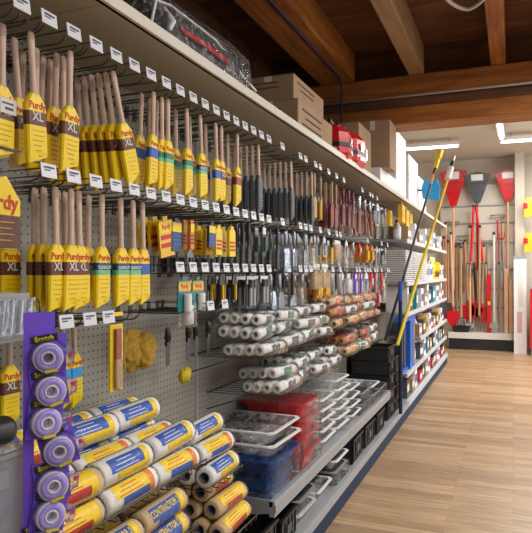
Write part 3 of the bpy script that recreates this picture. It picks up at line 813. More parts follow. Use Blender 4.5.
# sticker on a brush: a white price tag on a brush sleeve
# purple clip strip with tape
SX = .93
Ys, zs = hit_D(40, 312, SX)
ts = empty('clip_strip', (-SX, Ys, zs), (0, 0, R(-36)))
ts.scale = (.91, .91, .91)
tag(ts, 'purple hanging clip strip carrying eight tape packs', 'clip strip')
MB().b(-.002, 0, -.036, .034, -.06, 0).build('header', 'purple', ts)
MB().b(-.002, 0, -.036, -.012, -.66, -.06).build('strip', 'purple', ts)
MB().pipe([(-.001, 0, -.002), (-.001, 0, .02), (-.03, .0, .03)], .002, 5).build('loop', 'wire', ts)
def mk_tape():
    r = empty('tape_pack')
    c = MB().b(-.001, .001, -.034, .036, -.040, .040).build('card', 'purple', r)
    lg = MB().box((.0022, -.006, .031), (.0012, .05, .014), 0, (R(8), 0, 0)).build('logo_panel', 'black', c)
    text('Scotch', .0135, 'logo_y', lg, (.0032, -.006, .031), (R(90), R(-8), R(90)), bold=.0005)
    # snail-shaped dispenser
    poly = []
    for i in range(20):
        a = R(70) + 2 * PI * i / 24
        poly.append((.031 * math.cos(a), .031 * math.sin(a) - .006))
    poly += [(.036, -.022), (.048, -.018), (.052, .004), (.044, .012), (.030, .012)]
    MB().prism(poly, .002, .016).build('dispenser', 'lilacclear', r)
    MB().lathe([(.0135, .0015), (.025, .0015), (.025, .0205), (.0135, .0205), (.0135, .0015)], 24, 0, 'X', (0, 0, -.006), caps=False).build('tape_roll', 'lilac', r)
    MB().lathe([(.010, .001), (.0136, .001), (.0136, .022), (.010, .022), (.010, .001)], 20, 0, 'X', (0, 0, -.006), caps=False).build('core', 'white', r)
    MB().lathe([(.0105, .003), (.004, .003)], 16, 0, 'X', (0, 0, -.006)).build('hub', 'paper', r)
    MB().lathe([(.0245, .0012), (.029, .0012), (.029, .0185), (.0245, .0185), (.0245, .0012)], 24, 0, 'X', (0, 0, -.006), caps=False).build('highlight_ring', 'paper', r)  # white highlights of the pack, put in as a pale ring
    MB().box((.022, .006, -.031), (.001, .024, .006), 0, (R(8), 0, 0)).build('logo_strip', 'logo_y', r)
    MB().box((.018, .043, .0), (.001, .008, .009)).build('heart_sticker', 'magenta', r)
    MB().rings([[(x, y, z) for (y, z) in [(s * .037 * math.cos(q) + .003, s * .036 * math.sin(q) - .005) for q in [2 * PI * i / 20 for i in range(20)]]] for x, s in ((.002, 1.05), (.016, 1.0), (.025, .86))], 0, True).build('blister', 'blister', r)
    return r
tz = [(-.098, .004, 0), (-.176, .008, 8), (-.248, -.002, -6), (-.318, .028, 14), (-.396, .014, 4), (-.464, .008, -10), (-.532, -.01, 6), (-.60, .0, 0)]
cs, sn = math.cos(R(-36)), math.sin(R(-36))
for i, (dz, dy, rl) in enumerate(tz):
    lx, ly = .004, dy + .012
    inst('tape', mk_tape, (-SX + lx * cs - ly * sn * .91, Ys + lx * sn + ly * cs * .91, zs + dz * .91), (R(rl), 0, R(-36 + (i % 3 - 1) * 7)),
         f'purple transparent tape dispenser pack, {nth(i + 1)} from the top of the clip strip', 'tape', 'tape packs on the purple strip', 1.07)

# clear clamshell packs and bins by the near end
def boxthing(name, lab, cat, c, d, mt, rot=(0, 0, 0), group=None):
    pass
Y, z = hit_D(12, 342, 1.05)
for i in range(4):
    t = empty('clamshell_pack', (-1.05 - i * .05, Y - .02 + i * .004, z)); t.rotation_euler = (0, 0, R(6))
    MB().b(-.002, .002, -.10, .08, 0, .11).build('card', 'grey', t)
    MB().rings([ring_box(.15, .012, .01, x=.01, y=-.01), ring_box(.16, .036, .02, x=.02, y=-.01), ring_box(.15, .030, .10, x=.02, y=-.01)], 0, False).build('shell', 'tray', t)
    mm = MB()
    for k in range(5): mm.cyl((.02, -.07 + k * .03, .02), (.02, -.06 + k * .03, .095), .007, n=8)
    mm.build('contents', 'silver', t)
    tag(t, f'clear clamshell pack of silver tools beside the tape strip, {nth(i + 1)} from the aisle', 'clamshell pack', 'clamshell packs at the near end')
Yb, zb = hit_D(8, 446, .97)
t = empty('clear_bin', (-1.10, Yb, zb - .215)); tag(t, 'grey translucent bin under the brushes at the near end', 'bin')
mm = MB()
for (a0, a1, b0, b1) in ((-.13, -.125, -.13, .06), (.125, .13, -.13, .06), (-.13, .13, -.13, -.125), (-.13, .13, .055, .06)): mm.b(a0, a1, b0, b1, 0, .19)
mm.b(-.13, .13, -.13, .06, 0, .006).build('body', 'binp', t)
MB().b(.131, .134, -.09, .0, .13, .17).build('price_label', 'grey', t)
mm = MB()
mm.b(-.135, .135, -.135, -.12, .19, .2).b(-.135, .135, .05, .065, .19, .2).b(-.135, -.12, -.135, .065, .19, .2).b(.12, .135, -.135, .065, .19, .2).build('rim', 'grey', t)
o = MB().lathe([(.004, -.13), (.028, -.13), (.031, -.12), (.031, .04), (.028, .05), (.004, .05)], 20, 0, 'Y').build('foam_roll', 'black'); o.location = (-1.02, Yb, zb + .02)
tag(o, 'black foam roll lying on top of the translucent bin', 'foam roll')
o = MB().b(-.13, .13, -.12, .06, 0, .012).build('bin_lid', 'tray'); o.location = (-1.10, Yb, zb - .026 + .013); tag(o, 'flat clear lid on the translucent bin', 'lid')
for zz, yy in ((zb - .2, Yb),):
    pass

# ------------------------------------------------------------ wire racks and roller covers
def rack(y0, y1, z, lab, d0=.96):
    t = empty('wire_rack', (XB, y0, z)); tag(t, lab, 'wire rack', 'wire racks on the pegboard')
    L = y1 - y0; dx = -d0 - XB
    m = MB()
    for k in range(int(L / .05) + 1): m.pipe([(.0, k * .05, 0), (dx, k * .05, 0), (dx, k * .05, .02)], .002, 5)
    m.build('wires', 'wire', t)
    for xx, zz in ((dx, .02), (dx * .5, -.004), (.004, -.004)): MB().pipe([(xx, 0, zz), (xx, L, zz)], .003, 6).build('rail', 'wire', t)
    for yy in (0.0, L): MB().pipe([(0.002, yy, -.08), (dx * .6, yy, -.006)], .003, 6).build('bracket', 'wire', t)
def mk_cover(kind):
    nap, lab1, lab2, word = {'wb': ('nap', 'blue', 'yel', ''), 'wy': ('nap', 'yel', 'blue', ''), 'tc': ('tan', 'blue', 'yel', 'CONTRACTOR 24'), 'tp': ('tan', 'yel', 'red', '')}[kind]
    def f():
        r = empty('roller_cover'); L = .236; R0 = .036
        MB().lathe([(.020, 0), (R0 - .004, 0), (R0, .006), (R0, L - .006), (R0 - .004, L), (.020, L), (.020, 0)], 20, 0, 'Y', caps=False).build('nap', nap, r)
        MB().lathe([(.018, -.001), (.0205, -.001), (.0205, L + .001), (.018, L + .001), (.018, -.001)], 16, 0, 'Y', caps=False).build('core', 'core', r)
        def arc(a0, a1, y0, y1, rad, mt, name):
            n = 8; v = []
            for yy in (y0, y1):
                for i in range(n + 1):
                    a = R(a0 + (a1 - a0) * i / n); v.append((rad * math.cos(a), yy, rad * math.sin(a)))
            return MB().add(v, [(i, i + 1, n + 2 + i, n + 1 + i) for i in range(n)], 0, True).build(name, mt, r)
        arc(10, 75, .03, .19, R0 + .0008, lab1, 'label_band'); arc(-30, 10, .06, .205, R0 + .0008, lab2 if kind != 'tc' else 'blue', 'label_band')
        arc(-30, 80, .186, .212, R0 + .0011, 'yel' if kind != 'wy' else 'orange', 'label_end')
        ln = MB()
        for i in range(3): ln.box(((R0 + .001) * math.cos(R(20 + 18 * i)), .10, (R0 + .001) * math.sin(R(20 + 18 * i))), (.001, .11 - .02 * i, .0022), 0, (0, -R(20 + 18 * i), 0))
        if word:
            text(word, .031, 'yel', r, ((R0 + .0022) * math.cos(R(42)), .108, (R0 + .0022) * math.sin(R(42))), (R(90 - 42), 0, R(90)), bold=.0002, sx=.66)
        else: ln.build('print', 'white' if lab1 == 'blue' else 'red', r)
        MB().lathe([(R0 * .9, -.004), (R0 + .0025, .0), (R0 + .003, .02), (R0 + .0025, L - .02), (R0 + .003, L), (R0 * .9, L + .004)], 14, 0, 'Y', smooth=True, caps=False).build('wrapper', 'clear', r)
        return r
    return f
COV = {k: mk_cover(k) for k in ('wb', 'wy', 'tc', 'tp')}
CL = {'wb': 'white roller cover with blue label', 'wy': 'white roller cover with yellow label', 'tc': 'tan roller cover with lettered blue label', 'tp': 'tan roller cover with yellow label'}
def cover(kind, D, y, z, where, jr=1.5):
    inst('cover_' + kind, COV[kind], (-D, y, z), (R(rnd.uniform(-jr, jr)), R(rnd.uniform(-8, 8)), R(rnd.uniform(-jr, jr))), f'{CL[kind]}, {where}', 'roller cover', 'wrapped roller covers in the near racks')
rack(1.02, 1.82, .755, 'upper black wire rack full of white roller covers', .95)
dep = ['front', 'second', 'third', 'fourth', 'back']
tn = ['bottom', 'upper', 'top']
for si, y in enumerate((1.05, 1.295, 1.54)):
    for ti, (z, nn) in enumerate(((.797, 4), (.872, 4), (.94, 2))):
        for k in range(nn):
            D = .99 + k * .078 + ti * .008 + (.13 if ti == 2 else 0)
            kind = [['wb', 'wy', 'wb', 'wb'], ['wy', 'wb', 'wy', 'wb']][(ti + 1) % 2][k] if ti < 2 else 'wb'
            if si == 0 and k == 0: kind = 'tp'
            cover(kind, D, y + rnd.uniform(-.008, .008), z, f'{dep[k]} of {tn[ti]} tier, upper rack stack {nth(si + 1)}')
rack(1.90, 2.16, .635, 'small black wire rack with white roller covers at the pile end', .97)
for ti, (z, nn) in enumerate(((.677, 4), (.749, 3), (.812, 1))):
    for k in range(nn): cover('wy' if (k + ti) % 2 else 'wb', 1.005 + k * .0755 + ti * .038, 1.91, z, f'{dep[k]} of {tn[ti]} tier in the small rack', 3)
rack(.96, 1.76, .56, 'middle black wire rack full of tan roller covers', .95)
for si, y in enumerate((.985, 1.235, 1.485)):
    for ti, (z, nn) in enumerate(((.602, 4), (.676, 4))):
        for k in range(nn):
            D = .985 + k * .078 + ti * .008
            kind = 'tc' if (k + ti) % 3 != 2 else 'tp'
            cover(kind, D, y + rnd.uniform(-.008, .008), z, f'{dep[k]} of {tn[ti]} tier, middle rack stack {nth(si + 1)}')
rack(1.9, 2.28, .41, 'lowest black wire rack holding tan roller covers end-on', .95)
for ti, (z, nn) in enumerate(((.452, 5), (.523, 4), (.590, 2))):
    for k in range(nn): cover('tp', .995 + k * .0755 + ti * .036, 2.0 + rnd.uniform(-.015, .015), z, f'{dep[k]} of {tn[ti]} tier in the lowest rack', 3)

# clear packs of slim covers
def mk_cpack(kind):
    nap, lab = {'w': ('nap', 'dgrey'), 'g': ('nap', 'green'), 'o': ('tan', 'orange'), 'r': ('amber', 'redplastic')}[kind]
    def f():
        r = empty('roller_cover_pack'); L = .24; q = .024
        for i in range(4):
            MB().lathe([(.012, 0), (q - .002, 0), (q, .005), (q, L - .005), (q - .002, L), (.012, L), (.012, 0)], 12, 0, 'Y', c=(-.0 - i * .050, 0, q), caps=False).build('cover', nap, r)
        MB().b(-.13, .012, .09, .17, q * 2 + .001, q * 2 + .003).b(.0245, .0262, .09, .17, .008, .042).build('label_card', lab, r)
        mm = MB()
        prof = [(.034, .0), (.030, .040), (.014, .055), (-.165, .055), (-.18, .042), (-.18, 0), (-.172, -.002), (.02, -.002)]
        mm.rings([[(x * s + (-.06) * (1 - s), y, z * s + .02 * (1 - s)) for x, z in prof] for y, s in ((-.018, .75), (-.004, 1.0), (.10, 1.04), (L + .004, 1.0), (L + .022, .7))], 0, True)
        mm.build('bag', 'bag', r)
        return r
    return f
CP = {k: mk_cpack(k) for k in 'wgor'}
CPL = {'w': 'bag of four white roller covers, dark label', 'g': 'bag of four white roller covers, green label', 'o': 'bag of four tan roller covers', 'r': 'bag of four rust-coloured roller covers'}
def cpack(k, D, y, z, where):
    inst('cpack_' + k, CP[k], (-D, y, z), (R(rnd.uniform(-4, 4)), R(rnd.uniform(-5, 5)), R(rnd.uniform(-8, 8))), f'{CPL[k]}, {where}', 'roller cover pack', 'bagged roller covers in the far racks')
NW = ['one', 'two', 'three', 'four', 'five']
def packs(y0, step, n, z, tiers, kinds, name, tilt=0):
    for si in range(n):
        for ti in range(tiers):
            cpack(kinds[(si * 2 + ti) % len(kinds)], 1.0 + .025 * ti + rnd.uniform(-.015, .015), y0 + si * step + ti * .03, z + ti * .062, f'{nth(ti + 1)} up, stack {NW[si]}, {name}')
rack(2.36, 3.42, 1.035, 'wire rack piled with bags of white roller covers')
packs(2.38, .285, 4, 1.045, 3, 'wgw', 'white-cover rack')
rack(3.5, 4.9, 1.055, 'wire rack piled with bags of tan roller covers')
packs(3.52, .285, 5, 1.065, 3, 'orow', 'tan-cover rack')
rack(2.55, 3.68, .84, 'lower wire rack with bags of white roller covers')
packs(2.57, .285, 4, .85, 2, 'wg', 'lower near rack')
rack(3.76, 4.95, .86, 'lower far wire rack with bags of rust roller covers')
packs(3.78, .285, 4, .87, 2, 'orgw', 'lower far rack')

# ------------------------------------------------------------ paint trays
def mk_tray(mt, lipm, h=.075, film=True, w=.27, L=.34):
    def f():
        r = empty('paint_tray')      # length across the shelf (x), open top
        def rect(x0, x1, y0, y1, z0, z1, c=.02):
            return [(x1, y0 + c, z1), (x1, y1 - c, z1), (x1 - c, y1, z1), (x0 + c, y1, z0), (x0, y1 - c, z0), (x0, y0 + c, z0), (x0 + c, y0, z0), (x1 - c, y0, z1)]
        a, b = L / 2, w / 2
        m = MB()
        outer = [rect(-a + .04, a - .03, -b + .03, b - .03, .004, .0), rect(-a, a, -b, b, h, h), rect(-a - .012, a + .012, -b - .012, b + .012, h, h), rect(-a - .012, a + .012, -b - .012, b + .012, h - .006, h - .006)]
        m.rings([outer[1], outer[0]], 0, False, False)
        inner = [rect(-a + .003, a - .003, -b + .003, b - .003, h, h), rect(-a + .06, a - .033, -b + .033, b - .033, .035, .004)]
        m.rings([inner[0], inner[1]], 0, False, False)
        o = len(m.v); m.add(inner[1], [tuple(range(8))], 0); m.add(outer[0], [tuple(range(8))], 0)
        m.build('basin', mt, r)
        MB().rings([outer[1], outer[2], outer[3], [(x * .985, y * .985, z) for x, y, z in outer[3]]], 0, False, False).rings([inner[0], outer[1]], 0, False, False).build('rim', lipm, r)
        ri = MB()
        for i in range(5): ri.box((-.10 + i * .035, 0, .05 - i * .008), (.008, w * .7, .006))
        ri.build('ribs', mt, r)
        if film: MB().rings([rect(-a - .016, a + .018, -b - .016, b + .016, z, z) for z in (-.001, h * .6, h + .006)], 0, False).build('film', 'clear', r)
        return r
    return f
TR = {'b': (mk_tray('blueplastic', 'blueplastic'), 'glossy blue paint tray in clear film'), 'r': (mk_tray('redplastic', 'redplastic', .085), 'bright red paint tray in clear film'),
      'c': (mk_tray('tray', 'white', .06, False), 'translucent paint tray with pale rim'), 'k': (mk_tray('dgrey', 'grey', .07), 'dark paint tray in clear film')}
def stack(seq, x, y, z0, where, rz=0, sc_=(1, 1, 1)):
    z = z0
    for i, k in enumerate(seq):
        inst('tray_' + k, TR[k][0], (x + rnd.uniform(-.006, .006), y + rnd.uniform(-.008, .008), z), (0, 0, R(rz + rnd.uniform(-2, 2))), f'{TR[k][1]}, {nth(i + 1)} up, {where}', 'paint tray', 'paint trays stacked on the shelves', sc_)
        z += {'b': .082, 'r': .080, 'c': .056, 'k': .076}[k]
stack('bbcc', -1.145, 2.67, .4115, 'nearest stack on the lower shelf', 0, (1, 1.28, 1))
stack('rrrr', -1.145, 3.03, .4115, 'red stack on the lower shelf')
stack('ccccc', -1.145, 3.35, .4115, 'first clear stack past the red trays')
stack('cccccc', -1.145, 3.67, .4115, 'second clear stack past the red trays')
stack('cccc', -1.145, 3.99, .4115, 'third clear stack past the red trays')
stack('kk', -1.145, 4.31, .4115, 'dark stack on the lower shelf')
stack('kc', -1.145, 4.63, .4115, 'mixed stack on the lower shelf')
stack('k', -1.145, 4.94, .4115, 'far end of the lower shelf')
stack('ck', -1.14, 2.95, .155, 'base deck next to the big black crate')
stack('c', -1.14, 3.28, .155, 'base deck beside the wrapped dark tray')
stack('kc', -1.14, 3.61, .155, 'base deck before the two crates')

def mk_crate(sx=.30, sy=.30, sz=.16):
    def f():
        r = empty('storage_crate')
        m = MB()
        for (a0, a1, b0, b1) in ((-sx / 2, -sx / 2 + .008, -sy / 2, sy / 2), (sx / 2 - .008, sx / 2, -sy / 2, sy / 2), (-sx / 2, sx / 2, -sy / 2, -sy / 2 + .008), (-sx / 2, sx / 2, sy / 2 - .008, sy / 2)): m.b(a0, a1, b0, b1, 0, sz)
        m.b(-sx / 2, sx / 2, -sy / 2, sy / 2, 0, .008)
        for i in range(5): m.b(sx / 2, sx / 2 + .005, -sy / 2 + .02 + i * (sy - .04) / 4 - .004, -sy / 2 + .02 + i * (sy - .04) / 4 + .004, .01, sz - .014)
        m.build('body', 'black', r)
        m = MB()
        for (a0, a1, b0, b1) in ((-sx / 2 - .01, -sx / 2 + .008, -sy / 2 - .01, sy / 2 + .01), (sx / 2 - .008, sx / 2 + .01, -sy / 2 - .01, sy / 2 + .01), (-sx / 2 - .01, sx / 2 + .01, -sy / 2 - .01, -sy / 2 + .008), (-sx / 2 - .01, sx / 2 + .01, sy / 2 - .008, sy / 2 + .01)): m.b(a0, a1, b0, b1, sz - .012, sz)
        m.build('rim', 'black', r)
        MB().b(sx / 2 + .005, sx / 2 + .007, -.04, .04, .05, .10).build('card_label', 'dgrey', r)
        return r
    return f
for i, (y, s, lab) in enumerate(((2.02, 1.0, 'black crate on the base deck nearest the camera'), (2.36, 1.0, 'second black crate on the base deck'), (2.66, .8, 'black crate beneath the blue trays'),
                          (4.02, .95, 'black crate on the base deck, nearer of the far pair'), (4.40, .95, 'black crate on the base deck, farther of the far pair'), (4.78, .95, 'black crate at the far end of the base deck'))):
    inst('crate', mk_crate(), (-1.115, y, .157), (0, 0, R((-2, 1, 2, 1, -1, 0)[i])), lab, 'crate', 'black crates on the base deck', (1, s, s))

for j, (y, zz, nn) in enumerate(((5.28, .157, 5), (5.66, .157, 4))):
    for i in range(nn):
        inst('crate_small', mk_crate(.32, .30, .12), (-1.13, y, zz + i * .122), (0, 0, R(rnd.uniform(-3, 3))), f'black open tub, {nth(i + 1)} up in the {("nearer", "farther")[j]} tub pile by the blue pole', 'tub', 'black tubs piled by the blue pole')
# ------------------------------------------------------------ on the top shelf
ZS = ZT + .0185
def carton(name, lab, x0, x1, y0, y1, z0, h, lines=3, flap=True, mt='card', group=None):
    t = empty(name, ((x0 + x1) / 2, (y0 + y1) / 2, z0)); a, b = (x1 - x0) / 2, (y1 - y0) / 2
    body = MB().b(-a, a, -b, b, 0, h).build('body', mt, t)
    body.modifiers.new('b', 'BEVEL').width = .003
    if flap:
        MB().b(-a * .98, -.001, -b, b, h, h + .003).b(.001, a * .98, -b, b, h, h + .003).build('flap', mt, t)
        MB().b(-.025, .025, -b * .99, b * .99, h + .003, h + .0036).b(-.02, .02, -b - .0006, -b, h * .8, h).build('tape', 'offwhite', t)
    if lines:
        m = MB()
        for i in range(lines):
            m.box((a + .0006, -b * .25 + .02 * (i % 2), h * (.78 - .22 * i)), (.001, b * (1.1 - .25 * (i % 2)), h * .07))
            m.box((a * -.1, -b - .0006, h * (.75 - .2 * i)), (a * 1.0, .001, h * .045))
        m.build('print', 'carddark', body)
    tag(t, lab, 'box', group)
    return t
carton('cardboard_box', 'wide brown cardboard box on the top shelf behind the wrapped bag', -1.30, -.99, 2.88, 3.50, ZS, .17, 3, group='cardboard boxes on the top shelf')
carton('cardboard_box', 'flat brown cardboard box stacked on the wide box under the joist', -1.30, -1.02, 2.70 + .2, 3.42, ZS + .174, .13, 2, group='cardboard boxes on the top shelf')
carton('cardboard_box', 'small cardboard box behind the red cases', -1.28, -1.0, 4.22, 4.62, ZS, .36, 0, group='cardboard boxes on the top shelf')
carton('cardboard_box', 'square tan cardboard box raised on white foam below the crossbeam', -1.18, -.90, 4.86, 5.14, ZS + .135, .38, 0, group='cardboard boxes on the top shelf')
t = carton('foam_block', 'low white foam block under the square cardboard box', -1.25, -.965, 4.80, 5.6, ZS, .132, 0, False, 'white')
# white parcels beyond
for i, (y0, y1, h, x1, lab) in enumerate(((5.64, 6.2, .62, -.99, 'tall white wrapped parcel on the top shelf, nearest of three'), (6.25, 6.9, .5, -.97, 'white wrapped parcel on the top shelf, middle of three'), (6.95, 7.6, .38, -.97, 'white wrapped parcel on the top shelf, farthest of three'))):
    t = carton('white_parcel', lab, -1.28, x1, y0, y1, ZS, h, 0, False, 'white', 'white parcels on the top shelf')
    m = MB()
    for k in range(7): m.cyl((-(-1.28 - x1) / 2 + .004, -(y1 - y0) / 2 + .01, .04 + k * h / 8), (-(-1.28 - x1) / 2 + .004, -(y1 - y0) / 2 + .05, .05 + k * h / 8), .018, n=8)
    m.build('bubble_wrap', 'clear', t)
# red cases
def redcase(loc, rot, s, lab):
    t = empty('tool_case', loc, rot); t.scale = (s, s, s * 1.45)
    MB().rings([ring_box(.22, .20, .0), ring_box(.25, .23, .02), ring_box(.24, .22, .10), ring_box(.17, .15, .13)], 0, False).build('body', 'redplastic', t)
    MB().rings([ring_box(.255, .235, .045), ring_box(.255, .235, .06)], 0, False).build('seam', 'black', t)
    MB().pipe([(.0, -.06, .125), (.0, -.055, .16), (.0, .055, .16), (.0, .06, .125)], .009, 8).build('carry_handle', 'black', t)
    MB().box((.117, 0, .07), (.006, .05, .03)).box((.113, .08, .05), (.006, .02, .04)).build('latch', 'chrome', t)
    MB().rings([ring_box(.09, .006, z, x=.118) for z in (.022, .036)], 0, False).build('script_emblem', 'white', t)
    tag(t, lab, 'case', 'red cases on the top shelf')
redcase((-1.06, 3.72, ZS), (0, 0, R(8)), 1.1, 'red tool case on the top shelf beside the cardboard boxes')
redcase((-1.07, 4.02, ZS), (R(4), 0, R(-5)), 1.25, 'red tool case on the top shelf, farther from the camera')
o = MB().rings([ring_box(.14, .13, 0), ring_box(.19, .18, .06), ring_box(.18, .17, .065), ring_box(.13, .12, .01)], 0, False).build('plastic_bowl', 'grey'); o.location = (-1.03, 3.53 + .03, ZS + .0); tag(o, 'small grey plastic tub in front of the red cases', 'tub')
o.location = (-1.03, 3.60, ZS); o.scale = (.5, .5, .9)
# dark wrapped bundle with red print near the camera
t = empty('wrapped_bundle', (-1.06, 1.88, ZS), (0, 0, R(-3))); t.scale = (1, .88, .95); tag(t, 'clear-wrapped dark bundle with red lettered card on the top shelf', 'bundle')
MB().rings([ring_box(.62, .16, 0.0), ring_box(.66, .18, .03), ring_box(.60, .15, .12), ring_box(.45, .08, .15)], 0, False).build('contents', 'black', t)
MB().box((.085, -.02, .085), (.004, .34, .04), 0, (R(-3), R(-30), 0)).build('red_card', 'redplastic', t)
MB().rings([ring_box(.66, .20, 0.0), ring_box(.76, .23, .035), ring_box(.74, .20, .13), ring_box(.52, .10, .19)], 0, False).build('wrap', 'bag', t)
MB().pipe([(.1, -.40, .03), (.08, -.34, .13), (.05, -.2, .17), (.04, .15, .165), (.06, .38, .07), (.1, .40, .02)], .005, 6).pipe([(.06, -.27, .02), (.09, -.25, .09), (.03, -.24, .165)], .01, 6).build('wrap_seam', 'white', t)

# ------------------------------------------------------------ far shelving stock
STK = []
def mk_box_item(name, d, mt, bandm):
    def f():
        r = empty(name); x, y, z = d
        MB().b(-x / 2, x / 2, -y / 2, y / 2, 0, z).build('carton', mt, r)
        MB().b(x / 2, x / 2 + .001, -y * .42, y * .42, z * .3, z * .7).build('label_panel', bandm, r)
        return r
    return f
def mk_can(r0, h, mt, bandm):
    def f():
        r = empty('paint_can')
        MB().lathe([(r0 * .96, 0), (r0, .004), (r0, h - .008), (r0 * .97, h)], 20).build('body', mt, r)
        MB().lathe([(r0 * 1.03, h - .008), (r0 * 1.03, h), (r0 * .9, h), (r0 * .88, h - .006), (.002, h - .006)], 20, caps=False).build('lid', 'chrome', r)
        MB().lathe([(r0 * 1.01, h * .15), (r0 * 1.01, h * .8)], 20, caps=False).build('label_band', bandm, r)
        return r
    return f
def mk_bottle(r0, h, mt, capm):
    def f():
        r = empty('bottle')
        MB().lathe([(r0 * .9, 0), (r0, .008), (r0, h * .65), (r0 * .4, h * .82), (r0 * .38, h * .88)], 16).build('body', mt, r)
        MB().lathe([(r0 * .45, h * .87), (r0 * .45, h), (r0 * .3, h)], 12).build('cap', capm, r)
        MB().lathe([(r0 * 1.01, h * .15), (r0 * 1.01, h * .5)], 16, caps=False).build('label_band', 'white', r)
        return r
    return f
def mk_jug():
    r = empty('jug')
    MB().rings([ring_box(.10, .13, 0), ring_box(.11, .14, .01), ring_box(.11, .14, .17), ring_box(.05, .05, .22), ring_box(.04, .04, .24)], 0, True).build('body', 'yel', r)
    MB().pipe([(0.05, 0, .20), (.075, 0, .19), (.078, 0, .12), (.072, 0, .08)], .009, 8).build('handle', 'yel', r)
    MB().lathe([(.022, .24), (.022, .262), (.01, .262)], 12).build('cap', 'white', r)
    MB().b(.071, .0722, -.04, .04, .03, .10).build('label_panel', 'brown', r)
    return r
def mk_liner():
    r = empty('tray_liner')
    a, b = .15, .25
    MB().b(-a, a, -b, b, .004, .016).build('shell', 'white', r)
    MB().b(-a - .008, a + .008, -b - .006, b + .006, .012, .018).build('rim', 'white', r)
    return r
far_kinds = [('bx1', mk_box_item('carton', (.2, .16, .2), 'white', 'blue'), 'white carton with blue label', 'carton'),
             ('bx2', mk_box_item('carton', (.2, .12, .24), 'offwhite', 'grey'), 'cream carton with grey label', 'carton'),
             ('can1', mk_can(.055, .13, 'chrome', 'white'), 'steel paint can with white band', 'paint can'),
             ('can2', mk_can(.055, .13, 'chrome', 'dgrey'), 'steel paint can with dark band', 'paint can'),
             ('bt1', mk_bottle(.04, .22, 'silver', 'blue'), 'pale bottle with blue cap', 'bottle'),
             ('bt2', mk_bottle(.04, .2, 'offwhite', 'redplastic'), 'cream bottle with red cap', 'bottle'),
             ('jug', mk_jug, 'yellow jug with white cap', 'jug'),
             ('bx3', mk_box_item('carton', (.2, .2, .14), 'card', 'white'), 'brown carton with white label', 'carton')]
far_kinds += [('bx4', mk_box_item('carton', (.2, .18, .17), 'dgrey', 'white'), 'dark grey carton with white label', 'carton'),
             ('bx5', mk_box_item('carton', (.2, .14, .2), 'teal', 'white'), 'teal carton with white label', 'carton'),
             ('bx6', mk_box_item('carton', (.2, .15, .12), 'redplastic', 'white'), 'red carton with white label', 'carton'),
             ('bx7', mk_box_item('carton', (.2, .12, .18), 'yel2', 'black'), 'yellow carton with black label', 'carton')]
FK = {k[0]: k for k in far_kinds}
WD = {'bx1': .17, 'bx2': .13, 'can1': .12, 'can2': .12, 'bt1': .09, 'bt2': .09, 'jug': .13, 'bx3': .21, 'bx4': .19, 'bx5': .15, 'bx6': .16, 'bx7': .13}
def fill(z, name, y0, y1, seq, x=-1.07, s=1.0):
    y = y0; i = 0
    while True:
        k = seq[i % len(seq)]; wd = WD[k] * s
        if y + wd > y1: break
        inst('far_' + k, FK[k][1], (x, y + wd / 2, z + .001), (0, 0, R(rnd.uniform(-3, 3))), f'{FK[k][2]}, {nth(i + 1)} along {name}', FK[k][3], 'stock on the far shelves', s)
        y += wd + .008; i += 1
fill(1.72, 'the highest far shelf', 6.1, 9.7, ['bt2', 'bx3', 'can1', 'bt1', 'bx1', 'can2'])
fill(1.30, 'the eye-level far shelf', 7.65, 8.3, ['bx1', 'bx2', 'bx1', 'bx2'])
for i in range(3):
    inst('far_jug', mk_jug, (-1.03, 8.42 + i * .18, 1.301), (0, 0, 0), f'yellow jug with white cap on the eye-level far shelf, {nth(i + 1)} of three', 'jug', 'stock on the far shelves', 1.15)
fill(1.30, 'the eye-level far shelf beyond the jugs', 8.95, 9.75, ['bt2', 'bx1', 'bt1'])
for j, y in enumerate((6.28, 6.82, 7.36)):
    for i in range(15):
        inst('liner', mk_liner, (-1.12, y, 1.301 + i * .021), (0, 0, 0), f'white tray liner, {nth(i + 1)} from the bottom of the {nth(j + 1)} liner pile', 'tray liner', 'white tray liners piled on the far shelf')
fill(1.0, 'the waist-high far shelf', 6.1, 9.75, ['bx2', 'bx4', 'can2', 'can1', 'bx5', 'bt1', 'can2', 'bx1', 'bt2', 'bx3'], s=1.05)
fill(.67, 'the knee-high far shelf', 7.0, 9.75, ['bx3', 'bt1', 'bx4', 'bt2', 'bx7', 'can1', 'bx1', 'bx6', 'bt2'])
fill(.41, 'the low far shelf', 6.95, 9.75, ['can1', 'bx4', 'bt1', 'bx1', 'can2', 'bx5', 'bt2', 'bx3'])
fill(.155, 'the far base deck', 6.1, 9.75, ['bx4', 'can2', 'bx3', 'bx1', 'can1', 'bt2', 'bx6'])
# mustard packets hanging below the far top shelf
for i, (px, py) in enumerate(((405, 217), (412, 219), (418, 222))):
    Y, z = hit_D(px, py, .97)
    t = empty('glove_packet', (-1.0 - .03 * i, Y, ZT - .03)); MB().b(-.02, .02, -.09, .09, -.17, 0).build('packet', 'yel2', t)
    MB().b(-.003, .003, -.03, .03, 0, .03).build('header', 'white', t); MB().b(.02, .0215, -.06, .06, -.12, -.05).build('print', 'ochre', t)
    tag(t, f'mustard yellow packet hanging under the far top shelf, {nth(i + 1)} from the near side', 'packet', 'mustard packets under the far shelf')

